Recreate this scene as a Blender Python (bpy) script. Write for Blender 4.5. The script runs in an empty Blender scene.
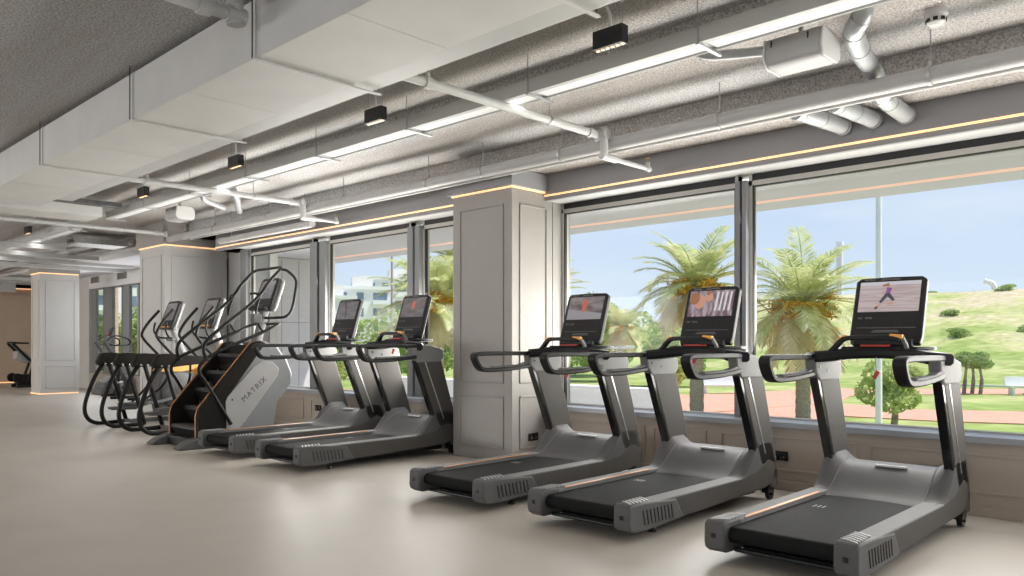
import bpy, bmesh, math, random
from math import sin, cos, pi, radians, sqrt
from mathutils import Vector, Matrix, noise
C = bpy.context.scene.collection
sc = bpy.context.scene
random.seed(7)

# ------------------------------------------------------------------ camera
TH = math.atan(826 / 794)
cam = bpy.data.cameras.new('camera'); cam_o = bpy.data.objects.new('camera', cam); C.objects.link(cam_o)
cam.sensor_width = 36; cam.lens = 36 * 794 / 1024; cam.shift_y = 55 / 1024
cam.clip_start = 0.05; cam.clip_end = 2000
cam_o.location = (0, 0, 1.3)
cam_o.rotation_euler = (pi / 2, 0, pi / 2 - TH)
sc.camera = cam_o

# ------------------------------------------------------------------ colour
sc.view_settings.view_transform = 'Standard'; sc.view_settings.look = 'None'
sc.view_settings.gamma = 1; sc.view_settings.use_curve_mapping = False
sc.view_settings.exposure = 0.0
sc.cycles.max_bounces = 8; sc.cycles.diffuse_bounces = 5; sc.cycles.glossy_bounces = 4
sc.cycles.transparent_max_bounces = 16; sc.cycles.sample_clamp_indirect = 4
sc.cycles.caustics_reflective = False; sc.cycles.caustics_refractive = False

# ------------------------------------------------------------------ world
w = bpy.data.worlds.new('sky'); sc.world = w; w.use_nodes = True
nt = w.node_tree; nt.nodes.clear()
N = nt.nodes.new; L = nt.links.new
out = N('ShaderNodeOutputWorld'); bg = N('ShaderNodeBackground'); L(bg.outputs[0], out.inputs[0])
tc = N('ShaderNodeTexCoord'); sep = N('ShaderNodeSeparateXYZ'); L(tc.outputs['Generated'], sep.inputs[0])
ramp = N('ShaderNodeValToRGB'); L(sep.outputs['Z'], ramp.inputs[0])
r = ramp.color_ramp
r.elements[0].position = 0.0; r.elements[0].color = (0.66, 0.77, 0.88, 1)
r.elements[1].position = 0.6; r.elements[1].color = (0.20, 0.36, 0.66, 1)
e = r.elements.new(0.10); e.color = (0.58, 0.70, 0.86, 1)
e = r.elements.new(0.24); e.color = (0.47, 0.60, 0.83, 1)
mp = N('ShaderNodeMapping'); mp.inputs['Scale'].default_value = (2.2, 2.2, 9); L(tc.outputs['Generated'], mp.inputs[0])
nz = N('ShaderNodeTexNoise'); nz.inputs['Scale'].default_value = 1.6; nz.inputs['Detail'].default_value = 7; L(mp.outputs[0], nz.inputs[0])
cr = N('ShaderNodeValToRGB'); L(nz.outputs[0], cr.inputs[0])
cr.color_ramp.elements[0].position = 0.5; cr.color_ramp.elements[0].color = (0, 0, 0, 1)
cr.color_ramp.elements[1].position = 0.8; cr.color_ramp.elements[1].color = (.55, .55, .55, 1)
mx = N('ShaderNodeMix'); mx.data_type = 'RGBA'
L(cr.outputs[0], mx.inputs[0]); L(ramp.outputs[0], mx.inputs[6]); mx.inputs[7].default_value = (0.82, 0.86, 0.92, 1)
L(mx.outputs[2], bg.inputs[0]); bg.inputs[1].default_value = 1.15

def light(name, kind, loc, direction, power, color=(1, 1, 1), size=None, size_y=None, spread=None):
    l = bpy.data.lights.new(name, kind); l.energy = power; l.color = color
    if kind == 'AREA':
        l.shape = 'RECTANGLE'; l.size = size; l.size_y = size_y or size
        if spread: l.spread = spread
    o = bpy.data.objects.new(name, l); C.objects.link(o); o.location = loc
    o.rotation_euler = Vector(direction).to_track_quat('-Z', 'Y').to_euler()
    return o
s = light('sun', 'SUN', (0, 0, 30), (-.36, -.32, -.87), 3.6, (1, .955, .87)); s.data.energy = 6.5; s.data.angle = radians(.6)
# unseen area lamps added behind and beside the camera to brighten the hall
light('fill_rear', 'AREA', (-4, -8.6, 1.7), (0, 1, .15), 230, (1, .98, .95), 22, 2.4)
light('fill_rear_far', 'AREA', (-22, -8.6, 1.7), (0, 1, -.10), 1080, (1, .97, .93), 16, 2.4)
light('fill_side', 'AREA', (7.2, -1.0, 1.7), (-1, 0.0, 0.1), 80, (1, .98, .95), 12, 2.4)  # unseen fill lamp added to the camera's right
# area lamps added at the windows to boost daylight, angled down and up
light('fill_bay', 'AREA', (-2.2, 6.95, 1.9), (-.1, -1, -.25), 55, (.97, .985, 1), 7.2, 1.7)
light('fill_bay_far', 'AREA', (-9.6, 6.64, 1.9), (-.1, -1, -.25), 80, (.97, .985, 1), 5.2, 1.7)
light('fill_upward', 'AREA', (-2.2, 6.94, 1.4), (-.1, -1, .45), 250, (1, .96, .90), 7.2, 1.2)  # added uplight standing in for light off the ground outside
light('fill_upward_far', 'AREA', (-9.6, 6.63, 1.4), (-.1, -1, .45), 250, (1, .96, .90), 5.2, 1.2)
light('fill_far_stretch', 'AREA', (-20, 7.9, 1.7), (.1, -1, 0), 120, (.98, .99, 1), 7.5, 2.2)  # lamp added to brighten the far end of the hall
light('lamp_cove', 'AREA', (-29.3, 2.0, 3.05), (-.35, 0, -1), 95, (1, .72, .45), .1, 12)

# ------------------------------------------------------------------ materials
def mat(name, col, rough=.5, metal=0, var=0, vscale=8, bump=0, bscale=60, emit=None, estr=1, spec=.5, stretch=(1, 1, 1), col2=None, trans=0):
    m = bpy.data.materials.new(name); m.use_nodes = True
    t = m.node_tree; b = t.nodes['Principled BSDF']
    b.inputs['Base Color'].default_value = (*col, 1); b.inputs['Roughness'].default_value = rough
    b.inputs['Metallic'].default_value = metal; b.inputs['Specular IOR Level'].default_value = spec
    if emit: b.inputs['Emission Color'].default_value = (*emit, 1); b.inputs['Emission Strength'].default_value = estr
    co = t.nodes.new('ShaderNodeTexCoord'); ma = t.nodes.new('ShaderNodeMapping'); ma.inputs['Scale'].default_value = stretch
    t.links.new(co.outputs['Object'], ma.inputs[0])
    if var or col2:
        n = t.nodes.new('ShaderNodeTexNoise'); n.inputs['Scale'].default_value = vscale; n.inputs['Detail'].default_value = 6
        t.links.new(ma.outputs[0], n.inputs[0])
        x = t.nodes.new('ShaderNodeMix'); x.data_type = 'RGBA'
        rp = t.nodes.new('ShaderNodeMapRange'); rp.inputs[1].default_value = .35; rp.inputs[2].default_value = .65
        t.links.new(n.outputs[0], rp.inputs[0]); t.links.new(rp.outputs[0], x.inputs[0])
        a = tuple(c * (1 - var) for c in col); bb = col2 or tuple(min(1, c * (1 + var)) for c in col)
        x.inputs[6].default_value = (*a, 1); x.inputs[7].default_value = (*bb, 1)
        t.links.new(x.outputs[2], b.inputs['Base Color'])
    if bump:
        n2 = t.nodes.new('ShaderNodeTexNoise'); n2.inputs['Scale'].default_value = bscale; n2.inputs['Detail'].default_value = 4
        t.links.new(ma.outputs[0], n2.inputs[0])
        bp = t.nodes.new('ShaderNodeBump'); bp.inputs['Strength'].default_value = bump; bp.inputs['Distance'].default_value = .02
        t.links.new(n2.outputs[0], bp.inputs['Height']); t.links.new(bp.outputs[0], b.inputs['Normal'])
    return m

M = {}
M['floor'] = mat('floor_resin', (.52, .475, .42), .42, var=.05, vscale=1.2, bump=.04, bscale=220, spec=.4)
M['panel'] = mat('greige_panel', (.31, .29, .27), .5, var=.02, vscale=3, bump=.03, bscale=150)
M['panel_light'] = mat('light_panel', (.50, .49, .475), .5, var=.02, vscale=3)
M['lowwall'] = mat('taupe_wall_panel', (.37, .315, .265), .5, var=.03, vscale=3)
M['fascia'] = mat('grey_fascia_paint', (.28, .28, .29), .55, var=.02, vscale=2)
M['duct'] = mat('duct_wrap', (.60, .59, .575), .6, var=.03, vscale=2.5, bump=.12, bscale=5)
M['white_metal'] = mat('white_painted_metal', (.50, .50, .49), .5, var=.02, vscale=6)
M['pipe'] = mat('painted_pipe', (.42, .41, .40), .5, var=.03, vscale=5)
M['wrap'] = mat('pipe_insulation_wrap', (.42, .43, .44), .32, .3, var=.05, vscale=9, bump=.3, bscale=14)
M['alu'] = mat('window_aluminium', (.19, .195, .20), .5, .05, var=.02, vscale=3)
M['beige_metal'] = mat('beige_window_frame', (.42, .40, .37), .5, 0, var=.02)
M['gasket_and_gap'] = mat('black_gasket_and_gap', (.012, .012, .013), .6, var=.1)
M['sill'] = mat('grey_sill', (.30, .31, .335), .35, .2, var=.03, vscale=4)
M['black'] = mat('black_plastic', (.016, .016, .017), .42, spec=.3, var=.1, vscale=20, bump=.03, bscale=300)
M['gloss_black'] = mat('gloss_black_plastic', (.012, .012, .013), .14, var=.1)
M['grip_black'] = mat('soft_grip_rubber', (.009, .009, .009), .5, spec=.3, var=.1, vscale=30, bump=.05, bscale=400)
M['belt'] = mat('running_belt_rubber', (.011, .011, .011), .7, spec=.12, var=.15, vscale=14, bump=.12, bscale=350)
M['gun'] = mat('gunmetal_paint', (.085, .079, .073), .68, .0, spec=.2, var=.03, vscale=10)
M['iron'] = mat('iron_grey_shroud', (.105, .103, .102), .55, .0, spec=.3, var=.03, vscale=10)
M['vent'] = mat('vent_dark_grey', (.04, .038, .036), .5, var=.05)  # plain dark grey of the slanted vent slots
M['silver'] = mat('silver_paint', (.20, .20, .196), .65, .0, spec=.2, var=.03, vscale=12)
M['bright'] = mat('brushed_aluminium', (.6, .6, .6), .3, .8, var=.04, vscale=30)
M['orange'] = mat('copper_orange_trim', (.62, .27, .10), .4, .2, var=.05)
M['orange_light'] = mat('amber_accent', (.85, .38, .06), .4, var=.1)
M['red'] = mat('red_plastic', (.55, .05, .03), .4, var=.08)
M['chrome'] = mat('steel', (.62, .62, .62), .22, 1, var=.03)
M['bronze'] = mat('dark_bronze_shroud', (.014, .012, .010), .55, .0, spec=.12, var=.05)
M['tube'] = mat('black_coated_tube', (.010, .0095, .009), .42, .0, spec=.22, var=.08)
M['shroud'] = mat('silver_grey_shroud', (.24, .245, .25), .42, .2, var=.03)
M['pale'] = mat('pale_grey_plastic', (.36, .355, .35), .42, var=.03)
M['letter'] = mat('dark_lettering', (.07, .07, .075), .4, var=.05)
M['lens'] = mat('lamp_lens', (1, .8, .5), .3, emit=(1, .62, .30), estr=1.1, var=.02)
M['led'] = mat('warm_led_strip', (1, .7, .4), .4, emit=(1, .54, .26), estr=1.15, var=.01)
M['led_dim'] = mat('outdoor_led_strip', (1, .6, .4), .4, emit=(1, .58, .46), estr=.5, var=.01)
M['diffuser'] = mat('linear_lamp_diffuser', (.62, .62, .61), .5, emit=(1, 1, .98), estr=.20, var=.01)
M['canopy'] = mat('exterior_soffit_paint', (.62, .61, .66), .7, var=.02, vscale=1)
M['cladding'] = mat('exterior_cladding', (.62, .60, .62), .6, var=.02, vscale=1)
M['warm_wall'] = mat('warm_wall_paint', (.50, .40, .31), .6, var=.04, vscale=2)
M['steel_dark'] = mat('dark_cable_tray', (.10, .10, .10), .5, .4, var=.2, vscale=12)
M['galv'] = mat('galvanised_steel', (.45, .45, .45), .4, .6, var=.12, vscale=20)
M['brass'] = mat('brass', (.55, .36, .16), .3, .9, var=.05)
M['white_plastic'] = mat('white_plastic', (.64, .63, .62), .4, var=.02)

# sprayed acoustic ceiling: coarse grain, brownish blotches running along the hall
m = bpy.data.materials.new('sprayed_ceiling'); m.use_nodes = True; t = m.node_tree; b = t.nodes['Principled BSDF']
b.inputs['Roughness'].default_value = .95; b.inputs['Specular IOR Level'].default_value = .1
co = t.nodes.new('ShaderNodeTexCoord')
n1 = t.nodes.new('ShaderNodeTexNoise'); n1.inputs['Scale'].default_value = 62; n1.inputs['Detail'].default_value = 5; n1.inputs['Roughness'].default_value = .7
t.links.new(co.outputs['Object'], n1.inputs[0])
ma = t.nodes.new('ShaderNodeMapping'); ma.inputs['Scale'].default_value = (.16, 1.6, 1); t.links.new(co.outputs['Object'], ma.inputs[0])
n2 = t.nodes.new('ShaderNodeTexNoise'); n2.inputs['Scale'].default_value = 1.3; n2.inputs['Detail'].default_value = 5; t.links.new(ma.outputs[0], n2.inputs[0])
r1 = t.nodes.new('ShaderNodeValToRGB'); t.links.new(n1.outputs[0], r1.inputs[0])
r1.color_ramp.elements[0].position = .36; r1.color_ramp.elements[0].color = (.42, .41, .40, 1)
r1.color_ramp.elements[1].position = .62; r1.color_ramp.elements[1].color = (.95, .94, .93, 1)
r2 = t.nodes.new('ShaderNodeValToRGB'); t.links.new(n2.outputs[0], r2.inputs[0])
r2.color_ramp.elements[0].position = .42; r2.color_ramp.elements[0].color = (.90, .85, .81, 1)
r2.color_ramp.elements[1].position = .56; r2.color_ramp.elements[1].color = (1, 1, 1, 1)
x = t.nodes.new('ShaderNodeMix'); x.data_type = 'RGBA'; x.blend_type = 'MULTIPLY'; x.inputs[0].default_value = 1
t.links.new(r1.outputs[0], x.inputs[6]); t.links.new(r2.outputs[0], x.inputs[7]); t.links.new(x.outputs[2], b.inputs['Base Color'])
bp = t.nodes.new('ShaderNodeBump'); bp.inputs['Strength'].default_value = .9; bp.inputs['Distance'].default_value = .05
t.links.new(n1.outputs[0], bp.inputs['Height']); t.links.new(bp.outputs[0], b.inputs['Normal'])
M['spray'] = m

# window glass: clear, with a real mirror reflection by angle
m = bpy.data.materials.new('window_glass'); m.use_nodes = True; t = m.node_tree; t.nodes.clear()
o_ = t.nodes.new('ShaderNodeOutputMaterial'); mi = t.nodes.new('ShaderNodeMixShader'); tr = t.nodes.new('ShaderNodeBsdfTransparent')
tr.inputs[0].default_value = (.985, .99, .985, 1)
gl = t.nodes.new('ShaderNodeBsdfGlossy'); gl.inputs['Roughness'].default_value = .0
fr = t.nodes.new('ShaderNodeLayerWeight'); fr.inputs[0].default_value = .5
pw = t.nodes.new('ShaderNodeMath'); pw.operation = 'POWER'; pw.inputs[1].default_value = 5; t.links.new(fr.outputs['Facing'], pw.inputs[0])
ml = t.nodes.new('ShaderNodeMath'); ml.operation = 'MULTIPLY_ADD'; ml.inputs[1].default_value = .55; ml.inputs[2].default_value = .008; t.links.new(pw.outputs[0], ml.inputs[0])
t.links.new(ml.outputs[0], mi.inputs[0]); t.links.new(tr.outputs[0], mi.inputs[1]); t.links.new(gl.outputs[0], mi.inputs[2]); t.links.new(mi.outputs[0], o_.inputs[0])
M['glass'] = m

def foliage(name, a, b_, var=.35, transl=.42):
    m = bpy.data.materials.new(name); m.use_nodes = True; t = m.node_tree; b = t.nodes['Principled BSDF']
    b.inputs['Roughness'].default_value = .6
    co = t.nodes.new('ShaderNodeTexCoord'); n = t.nodes.new('ShaderNodeTexNoise'); n.inputs['Scale'].default_value = 2.2; n.inputs['Detail'].default_value = 4
    t.links.new(co.outputs['Object'], n.inputs[0])
    rp = t.nodes.new('ShaderNodeValToRGB'); rp.color_ramp.elements[0].position = .38; rp.color_ramp.elements[1].position = .62
    rp.color_ramp.elements[0].color = (*a, 1); rp.color_ramp.elements[1].color = (*b_, 1); t.links.new(n.outputs[0], rp.inputs[0])
    t.links.new(rp.outputs[0], b.inputs['Base Color'])
    tl = t.nodes.new('ShaderNodeBsdfTranslucent'); t.links.new(rp.outputs[0], tl.inputs[0])
    mi = t.nodes.new('ShaderNodeMixShader'); mi.inputs[0].default_value = transl
    t.links.new(b.outputs[0], mi.inputs[1]); t.links.new(tl.outputs[0], mi.inputs[2])
    t.links.new(mi.outputs[0], t.nodes['Material Output'].inputs[0]); return m
M['frond'] = foliage('palm_frond', (.46, .52, .20), (.76, .75, .44))
M['dead_frond'] = foliage('dry_palm_frond', (.66, .56, .36), (.84, .76, .54))
M['fruit'] = foliage('orange_palm_fruit', (.85, .45, .05), (.95, .66, .12), transl=.2)
M['leaf'] = foliage('tree_leaf', (.20, .32, .08), (.44, .54, .18))
M['leaf_light'] = foliage('light_tree_leaf', (.36, .46, .14), (.60, .66, .28))
M['bark'] = mat('bark', (.30, .24, .19), .9, var=.35, vscale=9, bump=.8, bscale=20)
M['palm_bark'] = mat('palm_bark', (.46, .38, .31), .9, var=.3, vscale=14, bump=.8, bscale=20, stretch=(1, 1, 3))
M['path'] = mat('terracotta_path', (.60, .30, .22), .9, var=.06, vscale=2)
M['kerb'] = mat('pale_kerb', (.72, .70, .66), .9, var=.05)
M['render_white'] = mat('white_render', (.80, .80, .80), .8, var=.02)
M['brick'] = mat('orange_brick_render', (.62, .30, .20), .9, var=.1)
M['bglass'] = mat('building_window', (.18, .24, .32), .2, var=.1)
M['bounce_grey'] = mat('bounce_slab_grey', (.60, .58, .55), .9, var=.06, vscale=1)  # pale grey of the added bounce slab

# lawn and hill: dry straw above, green below
m = bpy.data.materials.new('dry_grass'); m.use_nodes = True; t = m.node_tree; b = t.nodes['Principled BSDF']
b.inputs['Roughness'].default_value = 1; b.inputs['Specular IOR Level'].default_value = .1
co = t.nodes.new('ShaderNodeTexCoord')
na = t.nodes.new('ShaderNodeTexNoise'); na.inputs['Scale'].default_value = .16; na.inputs['Detail'].default_value = 9; na.inputs['Roughness'].default_value = .65
nb = t.nodes.new('ShaderNodeTexNoise'); nb.inputs['Scale'].default_value = 1.4; nb.inputs['Detail'].default_value = 6
t.links.new(co.outputs['Object'], na.inputs[0]); t.links.new(co.outputs['Object'], nb.inputs[0])
sp_ = t.nodes.new('ShaderNodeSeparateXYZ'); t.links.new(co.outputs['Object'], sp_.inputs[0])
mr = t.nodes.new('ShaderNodeMapRange'); mr.inputs[1].default_value = -1; mr.inputs[2].default_value = 8; mr.inputs[3].default_value = .09; mr.inputs[4].default_value = -.16
t.links.new(sp_.outputs['Z'], mr.inputs[0])
ad = t.nodes.new('ShaderNodeMath'); t.links.new(na.outputs[0], ad.inputs[0]); t.links.new(mr.outputs[0], ad.inputs[1])
ra = t.nodes.new('ShaderNodeValToRGB'); t.links.new(ad.outputs[0], ra.inputs[0])
ra.color_ramp.elements[0].position = .36; ra.color_ramp.elements[0].color = (.60, .51, .36, 1)
ra.color_ramp.elements[1].position = .62; ra.color_ramp.elements[1].color = (.30, .38, .12, 1)
e = ra.color_ramp.elements.new(.47); e.color = (.50, .50, .24, 1)
rb = t.nodes.new('ShaderNodeValToRGB'); t.links.new(nb.outputs[0], rb.inputs[0])
rb.color_ramp.elements[0].position = .3; rb.color_ramp.elements[0].color = (.62, .64, .58, 1)
rb.color_ramp.elements[1].position = .7; rb.color_ramp.elements[1].color = (1, 1, 1, 1)
x = t.nodes.new('ShaderNodeMix'); x.data_type = 'RGBA'; x.blend_type = 'MULTIPLY'; x.inputs[0].default_value = 1
t.links.new(ra.outputs[0], x.inputs[6]); t.links.new(rb.outputs[0], x.inputs[7]); t.links.new(x.outputs[2], b.inputs['Base Color'])
M['grass'] = m

# ------------------------------------------------------------------ mesh kit
def smooth_path(pts, k=6, closed=False):
    P = [Vector(p) for p in pts]; n = len(P); res = []
    rng = n if closed else n - 1
    for i in range(rng):
        if closed: p0, p1, p2, p3 = P[(i - 1) % n], P[i], P[(i + 1) % n], P[(i + 2) % n]
        else: p0, p1, p2, p3 = P[max(i - 1, 0)], P[i], P[i + 1], P[min(i + 2, n - 1)]
        for j in range(k):
            u = j / k
            res.append(.5 * ((2 * p1) + (p2 - p0) * u + (2 * p0 - 5 * p1 + 4 * p2 - p3) * u * u + (3 * p1 - p0 - 3 * p2 + p3) * u ** 3))
    if not closed: res.append(P[-1])
    return res

class MB:
    def __init__(s): s.bm = bmesh.new()
    def box(s, lo, hi):
        v = [s.bm.verts.new((x, y, z)) for x in (lo[0], hi[0]) for y in (lo[1], hi[1]) for z in (lo[2], hi[2])]
        for f in ((0, 1, 3, 2), (4, 6, 7, 5), (0, 4, 5, 1), (2, 3, 7, 6), (0, 2, 6, 4), (1, 5, 7, 3)): s.bm.faces.new([v[i] for i in f])
        return s
    def obox(s, c, size, mtx):
        v = []
        for x in (-.5, .5):
            for y in (-.5, .5):
                for z in (-.5, .5): v.append(s.bm.verts.new(Vector(c) + mtx @ Vector((x * size[0], y * size[1], z * size[2]))))
        for f in ((0, 1, 3, 2), (4, 6, 7, 5), (0, 4, 5, 1), (2, 3, 7, 6), (0, 2, 6, 4), (1, 5, 7, 3)): s.bm.faces.new([v[i] for i in f])
        return s
    def sweep(s, pts, rx, ry=None, seg=10, square=False, closed=False, side=None):
        ry = ry or rx; P = [Vector(p) for p in pts]; n = len(P); rings = []
        ref = Vector(side) if side else None
        prev = None
        for i in range(n):
            if closed: d = (P[(i + 1) % n] - P[(i - 1) % n]).normalized()
            else: d = (P[min(i + 1, n - 1)] - P[max(i - 1, 0)]).normalized()
            if ref is not None: a = (ref - d * ref.dot(d)).normalized()
            elif prev is None:
                a = d.orthogonal().normalized()
            else: a = (prev - d * prev.dot(d)).normalized()
            prev = a; bb = d.cross(a)
            rrx = rx[i] if isinstance(rx, (list, tuple)) else rx; rry = ry[i] if isinstance(ry, (list, tuple)) else ry
            ring = []
            if square:
                for (u, v) in ((-1, -.6), (-.8, -1), (.8, -1), (1, -.6), (1, .6), (.8, 1), (-.8, 1), (-1, .6)): ring.append(s.bm.verts.new(P[i] + a * u * rrx + bb * v * rry))
            else:
                for k in range(seg):
                    t_ = 2 * pi * k / seg; ring.append(s.bm.verts.new(P[i] + a * cos(t_) * rrx + bb * sin(t_) * rry))
            rings.append(ring)
        m_ = len(rings[0])
        for i in range(n if closed else n - 1):
            A, B = rings[i], rings[(i + 1) % n]
            for k in range(m_): s.bm.faces.new((A[k], A[(k + 1) % m_], B[(k + 1) % m_], B[k]))
        if not closed:
            s.bm.faces.new(rings[0][::-1]); s.bm.faces.new(rings[-1])
        return s
    def prism(s, poly, a0, a1, axis=0):
        # poly in the two other axes, in order
        def P(a, p): q = list(p); q.insert(axis, a); return q
        A = [s.bm.verts.new(P(a0, p)) for p in poly]; B = [s.bm.verts.new(P(a1, p)) for p in poly]
        n = len(poly)
        for i in range(n): s.bm.faces.new((A[i], A[(i + 1) % n], B[(i + 1) % n], B[i]))
        s.bm.faces.new(A[::-1]); s.bm.faces.new(B); return s
    def cyl(s, p, q, r1, r2=None, seg=16):
        return s.sweep([p, q], [r1, r2 if r2 is not None else r1], [r1, r2 if r2 is not None else r1], seg=seg)
    def quad(s, a, b_, c, d):
        s.bm.faces.new([s.bm.verts.new(p) for p in (a, b_, c, d)]); return s
    def lathe(s, prof, c=(0, 0, 0), seg=20):
        rings = [[s.bm.verts.new((c[0] + r_ * cos(2 * pi * k / seg), c[1] + r_ * sin(2 * pi * k / seg), c[2] + z)) for k in range(seg)] for r_, z in prof]
        for A, B in zip(rings, rings[1:]):
            for k in range(seg): s.bm.faces.new((A[k], A[(k + 1) % seg], B[(k + 1) % seg], B[k]))
        s.bm.faces.new(rings[0][::-1]); s.bm.faces.new(rings[-1]); return s
    def done(s, name, m, parent=None, bevel=0, seg=2, ang=35, normals=True):
        if normals: bmesh.ops.recalc_face_normals(s.bm, faces=s.bm.faces)
        me = bpy.data.meshes.new(name); s.bm.to_mesh(me); s.bm.free()
        me.materials.append(m)
        for p in me.polygons: p.use_smooth = True
        me.set_sharp_from_angle(angle=radians(ang))
        o = bpy.data.objects.new(name, me); C.objects.link(o)
        if parent: o.parent = parent
        if bevel:
            b_ = o.modifiers.new('bevel', 'BEVEL'); b_.width = bevel; b_.segments = seg; b_.limit_method = 'ANGLE'; b_.angle_limit = radians(40)
        return o

def tag(o, label, cat, group=None, kind=None):
    o['label'] = label; o['category'] = cat
    if group: o['group'] = group
    if kind: o['kind'] = kind
    return o
def struct(o): o['kind'] = 'structure'; return o
def empty(name, loc=(0, 0, 0), rz=0):
    o = bpy.data.objects.new(name, None); C.objects.link(o); o.location = loc; o.rotation_euler = (0, 0, rz); o.empty_display_size = .1; return o
def tree_copy(o, parent=None):
    c = o.copy(); C.objects.link(c)
    if parent: c.parent = parent
    for ch in list(o.children): tree_copy(ch, c)
    return c
def text(s, size, name, m, parent, mtx, depth=.002):
    cu = bpy.data.curves.new(name, 'FONT'); cu.body = s; cu.size = size; cu.extrude = depth; cu.align_x = 'CENTER'; cu.align_y = 'CENTER'
    cu.space_character = 1.25
    tmp = bpy.data.objects.new('tmp', cu); C.objects.link(tmp)
    me = bpy.data.meshes.new_from_object(tmp.evaluated_get(bpy.context.evaluated_depsgraph_get())); bpy.data.objects.remove(tmp)
    me.materials.clear(); me.materials.append(m)
    o = bpy.data.objects.new(name, me); C.objects.link(o); o.parent = parent; o.matrix_local = mtx; return o
def frame_m(xa, ya, origin):
    xa = Vector(xa).normalized(); ya = Vector(ya); ya = (ya - xa * ya.dot(xa)).normalized(); za = xa.cross(ya)
    m_ = Matrix((xa, ya, za)).transposed().to_4x4(); m_.translation = Vector(origin); return m_

# ================================================================== SHELL
X0, X1, YS = -29.7, 7.5, -9.0      # hall extents
struct(MB().box((X0 - .2, YS - .2, -.15), (X1 + .2, 6.75, 0)).done('floor', M['floor']))
struct(MB().box((X0 - .2, 6.75, -.15), (-15.2, 8.14, 0)).done('floor', M['floor']))
struct(MB().box((X0 - .3, YS - .3, 3.55), (X1 + .3, 4.86, 3.9)).done('ceiling', M['spray']))
struct(MB().box((X0 - .3, 4.86, 3.45), (X1 + .3, 6.27, 3.9)).done('ceiling', M['spray']))
struct(MB().box((X0 - .3, 6.27, 3.19), (X1 + .3, 6.72, 3.9)).done('ceiling', M['spray']))
# roof and canopy outside
struct(MB().box((X0 - .3, 6.72, 3.19), (X1 + 6, 9.0, 3.9)).done('ceiling', M['canopy']))
can = struct(MB().box((-15.6, 7.10, 2.89), (X1 + 6, 9.0, 3.19)).done('ceiling', M['canopy']))
MB().box((-15, 8.36, 2.884), (X1 + 5, 8.385, 2.8899)).done('led_strip', M['led_dim'], can)
MB().box((-15, 8.44, 2.884), (X1 + 5, 8.455, 2.8899)).done('led_strip', M['led_dim'], can)

BAY2 = []
def mark(): return set(C.objects)
def shift(before, dy):
    for o in C.objects:
        if o not in before and o.parent is None: o.location.y += dy
# lower window wall, with panel mouldings, skirting and sill
def mould(mb, x0, x1, z0, z1, y, t_=.02, d=.012):
    for a, b_, c, d_ in ((x0, x1, z0, z0 + t_), (x0, x1, z1 - t_, z1), (x0, x0 + t_, z0 + t_, z1 - t_), (x1 - t_, x1, z0 + t_, z1 - t_)):
        mb.box((a, y - d, c), (b_, y, d_))
def low_wall(xa, xb, n, panels):
    wl = struct(MB().box((xa, 6.73, 0), (xb, 7.15, .55)).done('wall_window', M['lowwall']))
    mb = MB()
    for a, b_ in panels: mould(mb, a, b_, .17, .47, 6.73)
    mb.done('panel_moulding', M['lowwall'], wl, .003)
    struct(MB().box((xa, 6.715, 0), (xb, 6.73, .085)).done('baseboard_window', M['lowwall'], None, .003))
    struct(MB().box((xa, 6.70, .55), (xb, 7.12, .60)).done('trim_%d' % n, M['sill'], None, .004))
low_wall(-5.93, X1, 1, [(-5.83, -4.6), (-4.5, -3.9), (-3.75, -2.5), (-2.4, -1.28), (-1.1, .2), (.4, 1.8), (2, 4), (4.2, 7)])
b4 = mark()
low_wall(-12.67, -6.6, 2, [(-12.5, -11.6), (-11.45, -10.5), (-10.3, -9.3), (-9.1, -8.1), (-7.9, -6.95)])
shift(b4, -.31)
# blank wall beside column B
struct(MB().box((-14.15, 7.05, 0), (-12.62, 7.2, 3.19)).box((-13.32, 6.45, 2.9), (-12.67, 7.05, 3.19)).done('wall_window', M['panel_light'], None, .003))
struct(MB().box((-12.86, 6.62, 0), (-12.66, 7.05, 2.9)).done('trim_6', M['alu'], None, .003))

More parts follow.
